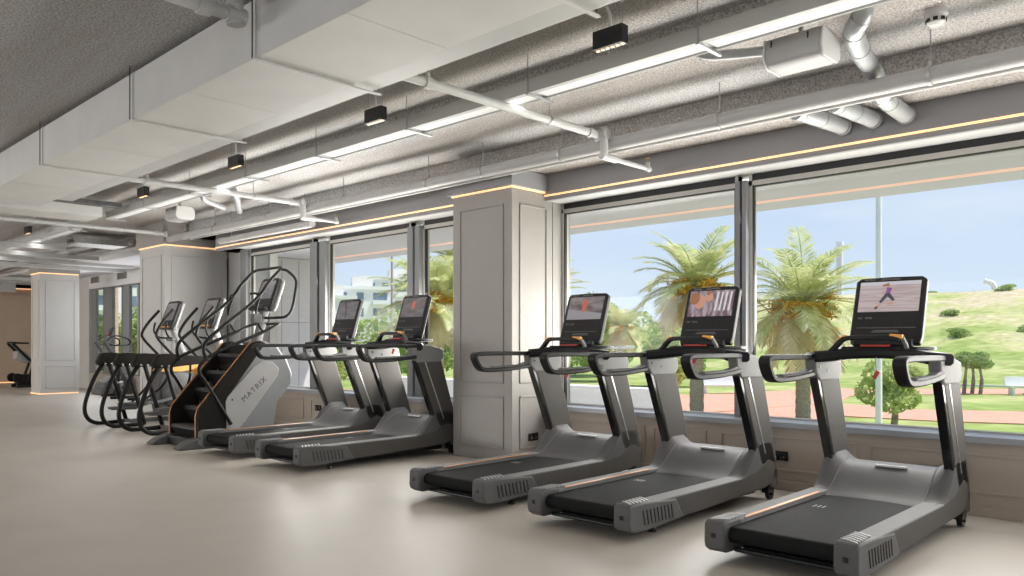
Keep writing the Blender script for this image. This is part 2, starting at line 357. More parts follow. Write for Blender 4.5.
# bulkhead over the windows with LED
def bulkhead(xa, xb):
    b_ = struct(MB().box((xa, 6.70, 2.90), (xb, 6.75, 3.19)).box((xa, 6.75, 2.955), (xb, 7.15, 3.19)).done('wall_bulkhead', M['fascia']))
    MB().box((xa, 6.690, 2.945), (xb, 6.700, 2.962)).done('led_strip', M['led'], b_)
    s_ = struct(MB().box((xa, 6.75, 2.90), (xb, 7.10, 2.955)).done('trim_3', M['white_metal']))
bulkhead(-5.93, X1)
b4 = mark(); bulkhead(-13.3, -6.7); shift(b4, -.31)
struct(MB().box((-15.3, 6.44, 3.19), (-6.7, 6.72, 3.9)).done('ceiling', M['spray']))
struct(MB().box((-13.3, 6.82, 2.89), (-6.6, 7.1, 3.19)).done('ceiling', M['canopy']))
def window(n, x0, x1, jl=0.03, jr=0.03):
    z0, z1 = .60, 2.90
    wn = struct(empty('window_%d' % n, ((x0 + x1) / 2, 7.0, z0)))
    cx_ = (x0 + x1) / 2
    def bx(a, y0, c, b_, y1, d): return ((a - cx_, y0 - 7.0, c - z0), (b_ - cx_, y1 - 7.0, d - z0))
    f = MB()
    f.box(*bx(x0, 6.99, 2.79, x1, 7.08, 2.835)); f.box(*bx(x0, 6.99, z0, x1, 7.08, z0 + .012))
    f.box(*bx(x0, 6.99, z0, x0 + jl, 7.08, z1)); f.box(*bx(x1 - jr, 6.99, z0, x1, 7.08, z1))
    f.done('window_frame', M['beige_metal'], wn)
    MB().box(*bx(x0, 7.0, 2.835, x1, 7.08, z1)).box(*bx(x0 + jl, 7.0, 2.78, x1 - jr, 7.05, 2.79)).box(*bx(x0 + jl - .004, 7.0, z0 + .01, x0 + jl + .012, 7.04, 2.79)).box(*bx(x1 - jr - .012, 7.0, z0 + .01, x1 - jr + .004, 7.04, 2.79)).done('gasket_and_gap', M['gasket_and_gap'], wn)  # topmost black strip paints the shaded gap over the frame; rest is gasket
    MB().box(*bx(x0 + jl, 7.035, z0 + .01, x1 - jr, 7.043, 2.79)).done('glass_pane', M['glass'], wn)
window(1, -5.93, -3.715); window(2, -3.60, -.2); window(3, -.1, 3.4); window(4, 3.5, 7.2)
b4 = mark(); window(5, -12.67, -10.66, .06); window(6, -10.24, -8.29); window(7, -8.04, -6.55); shift(b4, -.31)
for i, (a, b_) in enumerate(((-3.715, -3.60), (-.2, -.1), (3.4, 3.5), (-10.66, -10.24), (-8.29, -8.04))):
    b4 = mark()
    m_ = MB(); wd = b_ - a
    m_.box((a, 6.93, .60), (a + wd * .45, 7.09, 2.835)); m_.box((a + wd * .62, 6.93, .60), (b_, 7.09, 2.835)); 
    mu = struct(m_.done('trim_4', M['alu'], None, .003))
    MB().box((a + wd * .45, 6.96, .60), (a + wd * .62, 7.08, 2.835)).done('gasket_and_gap', M['gasket_and_gap'], mu)
    if i > 2: shift(b4, -.31)

# columns
def column(name, xa, xb, y0, y1, base=0.0, top=2.98, led_base=False, matr='panel', wrap=True):
    c = struct(MB().box((xa, y0, 0), (xb, y1, top)).done('column', M[matr], None, .006))
    mb = MB()
    for (z0, z1) in ((.14, .72), (.86, top - .16)):
        mould(mb, xa + .12, xb - .12, z0, z1, y0, .018)
    for (z0, z1) in ((.14, .72), (.86, top - .16)):
        for a, b_, cc, d_ in ((y0 + .12, y1 - .10, z0, z0 + .018), (y0 + .12, y1 - .10, z1 - .018, z1), (y0 + .12, y0 + .138, z0, z1), (y1 - .118, y1 - .10, z0, z1)):
            mb.box((xb, a, cc), (xb + .012, b_, d_))
    mb.done('panel_moulding', M[matr], c, .004)
    cp = MB().box((xa - .05, y0 - .05, top + .02), (xb + .05, y1, 3.185 if name == 'A' else 3.5)).done('cap', M['fascia'] if matr != 'panel_light' else M['panel'], c, .004)
    MB().box((xa - .012, y0 - .014, top), (xb + .014, y0 - .001, top + .019)).box((xb + .001, y0, top), (xb + .014, y1 - .02, top + .019)).done('led_strip', M['led'], c)
    if led_base:
        MB().box((xa - .012, y0 - .014, 0.002), (xb + .014, y0 - .001, .02)).box((xb + .001, y0, 0.002), (xb + .014, y1 - .02, .02)).done('led_strip', M['led'], c)
    return c
column('A', -6.88, -5.935, 6.17, 6.84)
column('B', -15.25, -14.15, 5.86, 7.02, top=3.03, matr='panel_light')
column('C', -23.25, -22.49, 6.2, 7.11, top=3.065, led_base=True, matr='panel_light')
# reveal between column A and the first window
struct(MB().box((-6.88, 6.84, 0), (-5.93, 7.15, 2.95)).done('wall_window', M['panel']))

# hall ends and the glazed rear side (behind the camera)
wl = struct(MB().box((X0 - .2, YS, 0), (X0, 8.14, 3.55)).done('wall_left', M['warm_wall']))
MB().box((X0, -4, 3.09), (X0 + .35, 8.0, 3.45)).done('cove_shelf', M['bronze'], wl)
MB().box((X0 + .02, -4, 3.065), (X0 + .05, 8.0, 3.089)).done('led_strip', M['led'], wl)
MB().box((X0 + .002, -4, .01), (X0 + .03, 8.0, .03)).done('led_strip', M['led'], wl)
struct(MB().box((X1, YS, 0), (X1 + .2, 7.15, .5)).box((X1, YS, 2.9), (X1 + .2, 7.15, 3.6)).box((X1, 5.5, 0), (X1 + .2, 7.15, 3.6)).done('wall_right', M['panel']))
struct(MB().box((X0, YS - .2, 0), (X1, YS, .5)).box((X0, YS - .2, 2.9), (X1, YS, 3.6)).done('wall_rear', M['panel']))

# far glazed stretch beyond column B
m_ = MB().box((-24.5, 8.0, 2.84), (-15.25, 8.14, 3.55)); fb = struct(m_.done('wall_far_bulkhead', M['white_plastic']))
struct(MB().box((-15.25, 7.21, 0), (-14.31, 8.14, 3.2)).done('wall_far_return', M['panel']))
struct(MB().box((-15.25, 7.05, 3.2), (-14.15, 8.14, 3.55)).done('wall_far_return', M['panel']))
struct(MB().box((-24.5, 8.0, 0), (-15.25, 8.14, .45)).done('wall_far_window', M['lowwall']))
struct(MB().box((X0, 8.0, 0), (-24.5, 8.14, 3.55)).done('wall_far_window', M['panel_light']))
struct(MB().box((X0 - .3, 6.7, 3.55), (-14.2, 8.14, 3.9)).done('ceiling', M['spray']))
xs = [-24.5, -24.15, -23.5, -22.9, -22.15, -21.7, -21.0, -20.5, -19.8, -19.2, -18.5, -17.9, -17.2, -15.3]
k = 0
for i in range(0, len(xs) - 1, 2):
    a, b_ = xs[i], xs[i + 1]
    struct(MB().box((a, 8.06, .45), (b_, 8.10, 2.84)).done('trim_5', M['alu'], None, .004))
    if i + 2 < len(xs):
        c_, d_ = b_, xs[i + 2]; n = 8 + k; k += 1
        wn = struct(empty('window_%d' % n, ((c_ + d_) / 2, 8.08, .45)))
        h = (d_ - c_) / 2
        MB().box((-h, -.03, 0), (-h + .04, .05, 2.39)).box((h - .04, -.03, 0), (h, .05, 2.39)).box((-h, -.03, 0), (h, .05, .04)).box((-h, -.03, 2.35), (h, .05, 2.39)).done('window_frame', M['alu'], wn)
        MB().box((-h + .04, 0, .04), (h - .04, .008, 2.35)).done('glass_pane', M['glass'], wn)
for xv, lab in ((-24.0, 'small dark air grille in the far bulkhead, nearer the far column'), (-22.0, 'small dark air grille in the far bulkhead, nearer the big white column')):
    g = empty('air_grille', (xv, 8.0, 3.08)); tag(g, lab, 'air grille', 'air grilles in the far bulkhead')
    MB().box((-.33, -.015, -.09), (.33, -.001, .09)).done('grille_frame', M['panel'], g, .004)
    mb = MB()
    for q in range(6): mb.box((-.29, -.02, -.07 + q * .025), (.29, -.0155, -.058 + q * .025))
    mb.done('slats', M['black'], g)

# exterior wing wall of clad panels, seen through the first pane of the second bay
wg = struct(MB().box((-14.3, 7.21, -1.2), (-13.3, 8.6, 2.88)).done('wall_exterior', M['cladding']))
mb = MB()
for q in range(4): mb.box((-13.3, 7.3 + q * .36, -1.1), (-13.297, 7.312 + q * .36, 2.85))
for z in (.1, 1.68): mb.box((-13.3, 7.22, z), (-13.2972, 8.59, z + .012))
mb.done('panel_joints', M['fascia'], wg)

# ================================================================== CEILING SERVICES
# main rectangular duct
D = empty('air_duct', (0, 2.52, 3.12)); tag(D, 'large rectangular wrapped air duct, light grey, running the whole length of the ceiling', 'air duct')
MB().box((-11.9, 0, 0), (5, .74, .38)).done('duct_body', M['duct'], D, .006)
for xj in (-11.6, -9.06, -6.70, -4.69, -2.7, -.6, 1.6): MB().box((xj - .004, -.005, -.005), (xj + .004, .745, .385)).done('duct_flange', M['duct'], D)
for xj in (-10.3, -7.9, -5.7, -3.7, -1.6): MB().box((xj - .012, .002, -.003), (xj + .012, .738, .001)).done('tape_seam', M['duct'], D)
for xj in (-9.06, -6.70, -4.69, -2.7, -.6):
    MB().box((xj - .014, -.03, -.022), (xj + .014, .98, -.009)).done('hanger_crossbar', M['duct'], D, .002)
    for yy in (-.025, .96): MB().cyl((xj, yy, -.02), (xj, yy, .43), .005, seg=8).done('hanger_rod', M['steel_dark'], D)
# slim white tray next to the duct
T = MB().box((-11.2, 3.265, 3.13), (5, 3.46, 3.21)).done('ceiling_trunking', M['white_metal'], None, .004)
tag(T, 'slim white ceiling trunking running close beside the big wrapped duct', 'trunking')

# linear luminaire channel
def trough(x0, x1, lab):
    t_ = empty('linear_luminaire', (x0, 4.60, 3.25)); tag(t_, lab, 'ceiling light', 'linear ceiling lights')
    ln = x1 - x0
    MB().box((0, -.05, .0), (ln, 0.0, .105)).box((0, .0, .02), (ln, .15, .105)).box((0, .15, 0), (ln, .162, .105)).done('housing', M['white_metal'], t_, .002)
    n = max(1, int(round(ln / 1.55))); st = ln / n
    for q in range(n):
        MB().box((q * st + .03, .002, .012), ((q + 1) * st - .03, .148, .019)).done('diffuser', M['diffuser'], t_)
    for q in range(n + 1):
        xx = min(max(q * st, .03), ln - .03)
        MB().box((xx - .012, -.06, -.016), (xx + .012, .24, -.001)).cyl((xx, -.055, -.01), (xx, -.055, .295), .005, seg=6).done('suspension_bracket', M['galv'], t_)
trough(-13.2, 4.8, 'long straight ceiling light channel with bright underside, between duct and main pipe')
trough(-21.5, -14.9, 'farther and shorter straight ceiling light channel near the left end')
l_ = light('lamp_channel', 'AREA', (-4.2, 4.68, 3.235), (0, 0, -1), 32, (1, .98, .95), 17.5, .14)
l_ = light('lamp_channel', 'AREA', (-18.2, 4.68, 3.235), (0, 0, -1), 20, (1, .98, .95), 6.4, .14)

# main pipe and companion
def pipe(name, pts, r_, m_, lab, cat='pipe', group=None, sm=True, seg=14):
    o = MB().sweep(pts, r_, seg=seg).done(name, M[m_], None); tag(o, lab, cat, group); return o
P = empty('water_pipe', (0, 5.9, 3.13)); tag(P, 'thick grey-white main pipe running parallel to the windows under the ceiling', 'pipe')
MB().cyl((-14.04, 0, 0), (7.3, 0, 0), .062, seg=20).done('pipe_run', M['pipe'], P)
for xj in (-13.4, -12.3, -10.6, -8.7, -7.0, -6.1, -5.0, -3.3, -1.7, 0.2):
    c_ = MB().lathe([(.068, -.012), (.068, .012)], seg=18).cyl((.0, 0, .012), (.0, 0, .012001), .068)
    c_.bm.free(); c_ = MB()
    c_.cyl((xj - .012, 0, 0), (xj + .012, 0, 0), .07, seg=18); c_.box((xj - .012, -.015, .06), (xj + .012, .015, .10)); c_.cyl((xj, 0, .09), (xj, 0, .315), .006, seg=6)
    c_.done('pipe_clamp', M['galv'], P)
P2 = MB().cyl((-13.4, 5.992, 3.082), (7.3, 5.992, 3.082), .017, seg=12).done('conduit', M['white_metal'])
tag(P2, 'thin white conduit running just below the thick main pipe on the window side', 'conduit')
P3 = MB().cyl((-12.6, 6.13, 2.985), (-9.8, 6.13, 2.985), .05, seg=16).done('drain_pipe', M['pipe'])
for xj in (-12.2, -10): MB().cyl((xj, 6.13, 3.02), (xj, 6.13, 3.449), .005, seg=6).cyl((xj - .012, 6.13, 2.985), (xj + .012, 6.13, 2.985), .056, seg=16).done('pipe_hanger', M['galv'], P3); tag(P3, 'second grey pipe beside the main pipe, ending near the big white column', 'pipe')

def branch(xb, y0, drop, lab, g='sprinkler branch pipes crossing the ceiling', ye=6.5):
    b_ = empty('sprinkler_pipe', (xb, y0, 3.2)); tag(b_, lab, 'pipe', g)
    MB().cyl((0, 0, 0), (0, 5.82 - y0, 0), .035, seg=14).cyl((0, 5.62 - y0, 0), (0, 5.66 - y0, 0), .045, seg=14).done('pipe_run', M['white_metal'], b_)
    if not drop: MB().cyl((-.05, 5.80 - y0, .0), (.06, 5.80 - y0, 0.0), .05, seg=14).done('elbow_fitting', M['white_metal'], b_)
    else: MB().cyl((-.05, 5.80 - y0, .0), (.09, 5.80 - y0, 0.0), .05, seg=14).cyl((.05, 5.8 - y0, .06), (.05, 5.8 - y0, -.2), .038, seg=12).cyl((.05, 5.76 - y0, -.2), (.05, 5.98 - y0, -.2), .034, seg=12).done('elbow_fitting', M['white_metal'], b_)
    if drop: MB().cyl((.05, 5.95 - y0, -.2), (.05, ye - y0, -.2), .022, seg=10).cyl((.05, ye - .03 - y0, -.2), (.05, ye + .03 - y0, -.2), .03, seg=10).cyl((.05, ye - y0, -.2), (.05, ye - y0, -.14), .022, seg=10).done('arm', M['white_metal'], b_)
    hy_ = 3.75 - y0
    MB().cyl((0, hy_ - .03, 0), (0, hy_ + .03, 0), .045, seg=14).cyl((0, hy_, 0), (0, hy_, .07), .02, seg=10).done('tee_fitting', M['white_metal'], b_)
    h = MB().cyl((0, hy_, .07), (0, hy_, .10), .012, seg=10).cyl((0, hy_, .12), (0, hy_, .125), .022, seg=10).cyl((-.012, hy_, .10), (-.012, hy_, .12), .003, seg=6).cyl((.012, hy_, .10), (.012, hy_, .12), .003, seg=6)
    if drop: MB().cyl((.05, ye - y0, -.14), (.05, ye - y0, -.095), .008, seg=10).cyl((.05, ye - y0, -.10), (.05, ye - y0, -.095), .022, seg=10).done('sprinkler_head', M['brass'], b_)
    h.done('sprinkler_head', M['brass'], b_)
    MB().cyl((0, 5.1 - y0, .03), (0, 5.1 - y0, .25), .005, seg=6).cyl((0, 5.09 - y0, 0), (0, 5.11 - y0, 0), .042, seg=12).done('clamp', M['galv'], b_)
branch(-4.46, 3.275, True, 'nearest white sprinkler branch pipe, running under the ceiling to the main pipe')
branch(-9.55, 3.275, True, 'middle white sprinkler branch pipe, reaching the main pipe above the treadmills by the column', ye=6.32)
branch(-13.95, -6, False, 'farthest white sprinkler branch pipe, crossing the whole ceiling in front of the big white column')

# upper left pipe with elbow
o = MB().cyl((-4.65, 1.6, 3.33), (-4.65, 2.35, 3.33), .04, seg=14).cyl((-4.65, .2, 3.33), (-4.65, 1.6, 3.33), .04, seg=14).cyl((-4.65, 2.12, 3.33), (-4.65, 2.2, 3.33), .055, seg=14).cyl((-4.65, 2.3, 3.33), (-4.65, 2.42, 3.33), .055, seg=14).cyl((-4.65, 2.36, 3.27), (-4.65, 2.36, 3.42), .05, seg=14).cyl((-4.6, 2.34, 3.43), (-4.3, 2.42, 3.43), .035, seg=12).done('sprinkler_pipe', M['white_metal'])
tag(o, 'short grey-white pipe with clamped elbow meeting the big duct at the upper left', 'pipe')

# spot modules
def spot(x_, lab):
    s_ = empty('ceiling_spotlight', (x_, 4.22, 3.25)); tag(s_, lab, 'spotlight', 'black spotlight boxes along the ceiling')
    MB().box((-.12, -.035, 0), (.12, .035, .12)).done('housing', M['black'], s_, .003)
    for q in range(6): MB().cyl((-.1 + q * .04, 0, -.006), (-.1 + q * .04, 0, .004), .013, seg=10).done('lens', M['lens'], s_)
    MB().cyl((-.1, 0, .12), (-.1, 0, .30), .003, seg=6).cyl((.1, 0, .12), (.1, 0, .30), .003, seg=6).done('rods', M['galv'], s_)
    MB().sweep(smooth_path([(0, 0, .12), (0, .0, .2), (-.03, .01, .27), (-.05, .02, .299)]), .012, seg=8).done('cable', M['white_plastic'], s_)
labs = ['nearest and largest black spotlight box hanging by rods, glowing lenses below', 'second nearest black spotlight box, hanging between duct and first light channel', 'third black spotlight box from the camera, above the nearest stretch of light channel',
        'fourth black spotlight box, hanging left of the long sprinkler branch', 'fifth black spotlight box, just before the farthest crossing pipe', 'sixth black spotlight box, hanging just beyond the farthest crossing pipe', 'smallest, farthest black spotlight box at the left edge of the photo']
for q, lb in enumerate(labs): spot(-3.16 - 2.57 * q, lb)

# smoke detectors
def smoke(x_, y_, z_, lab, s_=1):
    d = empty('smoke_detector', (x_, y_, z_)); tag(d, lab, 'smoke detector', 'smoke detectors')
    MB().lathe([(.07, 0), (.07, -.035), (.062, -.045), (.055, -.085), (.035, -.10)]).done('housing', M['white_plastic'], d)
    mb = MB()
    for q in range(8):
        a = q * pi / 4 + .2; mb.obox((.0585 * cos(a), .0585 * sin(a), -.068), (.006, .028, .022), Matrix.Rotation(a, 3, 'Z'))
    mb.done('vents', M['black'], d)
smoke(-1.58, 5.6, 3.45, 'white smoke detector on the ceiling near the upper right corner')
smoke(-17.6, 5.4, 3.45, 'white smoke detector far away on the ceiling, beyond the crossing pipe')
smoke(-10.55, 5.05, 3.45, 'white smoke detector on the ceiling between two short wrapped pipes')

# loudspeakers on the ceiling
def speaker(x_, lab):
    s_ = empty('ceiling_speaker', (x_, 5.2, 3.16)); tag(s_, lab, 'speaker', 'ceiling speakers')
    prof = [(-.13, .02), (-.15, .07), (-.13, .19), (.10, .19), (.14, .14), (.14, .03), (.10, 0), (-.09, 0)]
    MB().prism(prof, -.19, .19, 0).done('cabinet', M['pale'], s_, .015, 3)
    MB().prism([(p[0] * 1.02, p[1] * 1.02 - .002) for p in prof], .19, .205, 0).done('end_cap', M['white_plastic'], s_, .012, 3)
    MB().prism([(p[0] * 1.02, p[1] * 1.02 - .002) for p in prof], -.205, -.19, 0).done('end_cap', M['white_plastic'], s_, .012, 3)
    MB().box((-.12, -.02, .19), (.12, .02, .20)).box((-.012, -.012, .2), (.012, .012, .29)).done('bracket', M['galv'], s_)
    MB().box((-.15, -.1405, .085), (-.14, -.136, .17)).box((.10, -.1405, .085), (.11, -.136, .17)).done('slots', M['black'], s_)
speaker(-2.30, 'white ceiling-hung speaker box at upper right, next to the wrapped round ducts')
speaker(-12.0, 'white ceiling-hung speaker box farther away, above the ellipticals')

# wrapped round pipes turning into the bulkhead
def wrapd(pts, r_, lab, rings=True):
    a = empty('insulated_pipe', pts[-1]); tag(a, lab, 'pipe', 'silver wrapped round pipes entering the bulkhead')
    org = Vector(pts[-1]); pp = smooth_path([Vector(p) - org for p in pts], 5)
    MB().sweep(pp, r_, seg=16).done('pipe_run', M['wrap'], a)
    for i in range(2, len(pp) - 2, 4):
        d = (pp[i + 1] - pp[i - 1]).normalized() * .008; MB().cyl(pp[i] - d, pp[i] + d, r_ * 1.06, seg=16).done('band', M['galv'], a)
    d = (pp[-1] - pp[-2]).normalized() * .02; MB().cyl(pp[-1] - d * 2.2, pp[-1] - d, r_ * 1.12, seg=16).done('wall_collar', M['galv'], a)
wrapd([(-2.715, 6.05, 3.118), (-2.66, 6.3, 3.112), (-2.59, 6.702, 3.10)], .065, 'leftmost of the three wrapped round pipes entering the bulkhead at upper right')
wrapd([(-2.42, 6.05, 3.118), (-2.39, 6.3, 3.115), (-2.35, 6.702, 3.112)], .065, 'middle one of three wrapped round pipes entering the bulkhead at upper right')
wrapd([(-1.86, 5.14, 3.44), (-1.88, 5.14, 3.36), (-1.97, 5.25, 3.31), (-2.05, 5.6, 3.29), (-2.09, 5.92, 3.262), (-2.10, 6.16, 3.14), (-2.10, 6.3, 3.112), (-2.105, 6.702, 3.10)], .066, 'rightmost wrapped round pipe, with elbow up to the ceiling, entering the bulkhead')
o = MB().sweep(smooth_path([(-3.0, 4.95, 3.40), (-2.9, 5.02, 3.34), (-2.75, 5.1, 3.33), (-2.5, 5.2, 3.32)]), .035, seg=12).done('insulated_pipe', M['wrap']); tag(o, 'thin wrapped pipe running left from the near speaker box', 'pipe')
o = MB().sweep(smooth_path([(-10.8, 5.0, 3.445), (-10.8, 5.0, 3.34), (-10.9, 5.12, 3.31), (-11.2, 5.5, 3.30)]), .04, seg=12).done('insulated_pipe', M['wrap']); tag(o, 'short wrapped pipe elbow on the ceiling near the far speaker box', 'pipe')
o = MB().sweep(smooth_path([(-10.3, 5.2, 3.40), (-10.5, 5.35, 3.33), (-11.2, 5.75, 3.28)]), .05, seg=12).done('insulated_pipe', M['wrap']); tag(o, 'slanting wrapped pipe beside the main pipe, right of the far speaker box', 'pipe')

# cross services at the far end
o = MB().box((-13.3, -7, 3.18), (-12.6, 4.3, 3.34)).done('air_duct', M['duct'], None, .006); tag(o, 'flat white duct crossing the ceiling beyond the end of the big duct', 'air duct')
o = MB().box((-12.45, -7, 3.30), (-12.25, 4.45, 3.36)).done('cable_tray', M['steel_dark'], None); tag(o, 'dark cable tray crossing the ceiling right at the end of the big duct', 'cable tray')
for q, (xq, z, y0, y1, wd) in enumerate(((-17.3, 3.12, -7, 5.2, .10), (-18.6, 3.08, -7, 6.2, .24), (-20.2, 3.12, -7, 7.6, .07), (-21.4, 3.1, -7, 7.8, .12), (-25.6, 3.05, -7, 7.5, .3), (-27.2, 3.1, -7, 7.5, .14))):
    lb = ['narrow pale pipe tray crossing the far ceiling, first beyond the farthest sprinkler branch', 'wide white flat duct crossing the far ceiling', 'thin pale tray crossing the far ceiling just before the far column',
          'pale duct crossing right in front of the far column top', 'wide duct crossing the ceiling behind the far column', 'narrow duct crossing the ceiling near the warm end wall'][q]
    o = MB().box((xq, y0, z), (xq + wd, y1, z + .09)).done('crossing_duct', M['white_metal'], None, .005); tag(o, lb, 'duct', 'flat ducts crossing the far ceiling')
for q, (y, z, xa, xb) in enumerate(((5.7, 3.27, -27.3, -17.3), (6.15, 3.30, -29.6, -16.4), (3.2, 3.27, -27, -16))):
    o = MB().cyl((xa, y, z), (xb, y, z), .045, seg=12).done('water_pipe', M['pipe']); tag(o, ['pale pipe running along the far ceiling on the line of the main pipe', 'pale pipe along the far ceiling nearest the far windows', 'pale pipe along the far left ceiling'][q], 'pipe', 'pipes along the far ceiling')
o = MB().box((-17.2, 5.2, 3.22), (-16.5, 6.1, 3.26)).box((-17.2, 5.2, 3.26), (-17.17, 6.1, 3.32)).box((-16.53, 5.2, 3.26), (-16.5, 6.1, 3.32)).done('cable_tray', M['galv']); tag(o, 'galvanised cable tray piece left of the big white column top', 'cable tray')
f_ = empty('fan_coil_unit', (-28.2, 5.0, 2.80)); tag(f_, 'white ceiling fan coil unit with grille, far left in front of the warm wall', 'air conditioner')
MB().box((-.4, -1.5, 0), (.4, 1.6, .42)).done('housing', M['white_metal'], f_, .01)
mb = MB()
for q in range(26): mb.box((.401, -1.3 + q * .11, .08), (.41, -1.24 + q * .11, .34))
mb.done('grille', M['panel'], f_)
MB().box((.1, 1.6, .05), (.4, 2.0, .35)).done('duct_collar', M['white_metal'], f_, .01)

# ================================================================== TREADMILL
def lerp(a, b_, t_): return a + (b_ - a) * t_
def sstep(t_): t_ = max(0, min(1, t_)); return t_ * t_ * (3 - 2 * t_)
def make_treadmill():
    r_ = empty('treadmill')
    # chassis, feet, wheels
    MB().box((-.31, .22, .05), (.31, .27, .075)).box((-.30, .30, .05), (-.25, 1.95, .12)).box((.25, .30, .05), (.30, 1.95, .12)).box((-.31, 1.85, .05), (.31, 1.98, .14)).cyl((-.31, .12, .075), (.31, .12, .075), .014, seg=10).done('chassis', M['black'], r_, .004)
    for s_ in (-1, 1):
        MB().cyl((s_ * .34, .42, 0), (s_ * .34, .42, .025), .03, .022, seg=16).cyl((s_ * .34, .42, .02), (s_ * .34, .42, .10), .011, seg=10).done('levelling_foot', M['gloss_black'], r_)
        MB().cyl((s_ * .40 - .018, 2.06, .048), (s_ * .40 + .018, 2.06, .048), .047, seg=20).cyl((s_ * .40 - .03, 2.06, .048), (s_ * .40 + .03, 2.06, .048), .015, seg=12).box((s_ * .40 - .03, 1.98, .06), (s_ * .40 + .03, 2.08, .13)).done('wheel', M['gloss_black'], r_)
    # belt as a closed loop section
    prof = []
    for q in range(9):
        a = pi / 2 + pi * q / 8; prof.append((.095 + .048 * cos(a), .168 + .048 * sin(a)))
    prof += [(1.62, .12), (1.66, .168), (1.62, .216)]
    MB().prism(prof, -.312, .312, 0).done('running_belt', M['belt'], r_)
    mb = MB()
    for q in range(3): mb.box((-.21 + q * .03, .98 + q * .0, .2165), (-.202 + q * .03, 1.05, .217))
    mb.done('belt_mark', M['pale'], r_)
    for s_ in (-1, 1):
        # side rail (top step) and side panel
        a, b_ = (.315, .445) if s_ > 0 else (-.445, -.315)
        rl = MB().prism([(.20, .205), (1.50, .215), (1.50, .245), (.20, .238), ], a, b_, 0).done('side_rail', M['silver'], r_, .006)
        xo = s_ * .446; xi = s_ * .36
        sp = MB().prism([(.32, .075), (.9, .085), (1.9, .12), (2.05, .15), (2.10, .30), (1.95, .36), (1.75, .275), (1.5, .243), (.30, .236)], min(xo, xi), max(xo, xi), 0).done('side_panel', M['gun'], r_, .012, 3)
        if s_ < 0: MB().prism([(.26, .239), (1.36, .246), (1.36, .25), (.26, .243)], -.338, -.312, 0).done('orange_stripe', M['orange'], rl)
        mb = MB()
        for q in range(6):     # chevron grip ribs
            y0 = .04 + q * .038
            xm = s_ * .325; xe = s_ * .43
            mb.prism([(xe, y0), (xe, y0 + .012), (s_ * .35, y0 + .062), (xm, y0 + .062), (xm, y0 + .05), (s_ * .35, y0 + .05)], .249, .255, 2)
        cap = MB().prism([(0, .12), (.012, .085), (.05, .062), (.20, .058), (.66, .080), (.56, .225), (.30, .243), (.20, .25), (.03, .25), (.004, .232)], s_ * .318 if s_ > 0 else -.45, .45 if s_ > 0 else -.318, 0).done('end_cap', M['iron'], r_, .014, 3)
        mb.done('grip_ribs', M['pale'], cap)
        MB().box((s_ * .385 - .014, -.0015, .15), (s_ * .385 + .014, .004, .178)).done('screw_recess', M['gloss_black'], cap)
        mb = MB()
        for q in range(9):
            y0 = .17 + q * .042
            if s_ > 0: mb.prism([(y0, .10), (y0 + .012, .10), (y0 - .012, .20), (y0 - .024, .20)], .4490, .4545, 0)
            else: mb.prism([(y0, .10), (y0 + .012, .10), (y0 - .012, .20), (y0 - .024, .20)], -.4545, -.4490, 0)
        mb.done('vent_slots', M['vent'], cap)
    # motor hood
    hb = MB(); nx, ny = 28, 22; grid = []
    for j in range(ny + 1):
        v = j / ny; row = []
        for i in range(nx + 1):
            u = -1 + 2 * i / nx; x_ = u * .445; au = abs(x_)
            yf = 1.42 + .055 * cos(min(1, au / .33) * pi / 2) if au < .33 else 1.42 + (au - .33) * .25
            y_ = lerp(yf, 2.10, v)
            zc = .222 + .17 * sstep(v / .62) + .03 * v - .20 * sstep((v - .82) / .18)
            if v == 0: zc = .212
            sh = sstep((au - .27) / .15)
            zs = .246 + .255 * sstep((y_ - 1.50) / .32) - .20 * sstep((y_ - 1.98) / .12)
            z_ = lerp(zc, zs, sh)
            if au > .44: z_ -= .02
            row.append(hb.bm.verts.new((x_, y_, z_)))
        grid.append(row)
    for j in range(ny):
        for i in range(nx): hb.bm.faces.new((grid[j][i], grid[j][i + 1], grid[j + 1][i + 1], grid[j + 1][i]))
    crease = {i_: [tuple(grid[j_][i_].co) for j_ in range(0, 16)] for i_ in range(nx + 1)}
    # close below
    def skirt(vs, z_):
        low = [hb.bm.verts.new((v.co.x, v.co.y, z_)) for v in vs]
        for k_ in range(len(vs) - 1): hb.bm.faces.new((vs[k_], vs[k_ + 1], low[k_ + 1], low[k_]))
    skirt(grid[0], .19); skirt(grid[-1], .12); skirt([g[0] for g in grid], .2); skirt([g[-1] for g in grid], .2)
    hood = hb.done('motor_hood', M['iron'], r_, ang=50)
    for s_ in (-1, 1):
        ii = int(round((s_ * .315 / .445 + 1) / 2 * nx)); pc = [(x_ + 0, y_, z_ + .001) for x_, y_, z_ in crease[ii]]
        MB().sweep(pc, .0035, seg=6).done('crease_line', M['silver'], hood)  # thin silver line drawn along the hood's shoulder crease
    MB().box((-.10, 1.80, .404), (.12, 1.825, .418)).done('hood_badge', M['white_plastic'], hood, .002)
    # uprights
    for s_ in (-1, 1):
        a, b_ = sorted((s_ * .375, s_ * .445))
        up = MB().prism([(2.13, .10), (2.02, .10), (1.80, .35), (1.50, 1.04), (1.50, 1.10), (1.80, 1.12), (1.86, 1.05), (2.10, .35)], a, b_, 0).done('upright', M['gun'], r_, .016, 3)
        MB().prism([(1.812, .33), (1.77, .345), (1.465, 1.045), (1.505, 1.05)], a + .004, b_ - .004, 0).done('rear_trim', M['gloss_black'], up, .005)
        xx = sorted((s_ * .446, s_ * .4475))
        MB().prism([(1.90, .40), (1.885, .40), (1.60, 1.04), (1.615, 1.04)], xx[0], xx[1], 0).done('pinstripe', M['bright'], up)
        a, b_ = sorted((s_ * .37, s_ * .452))
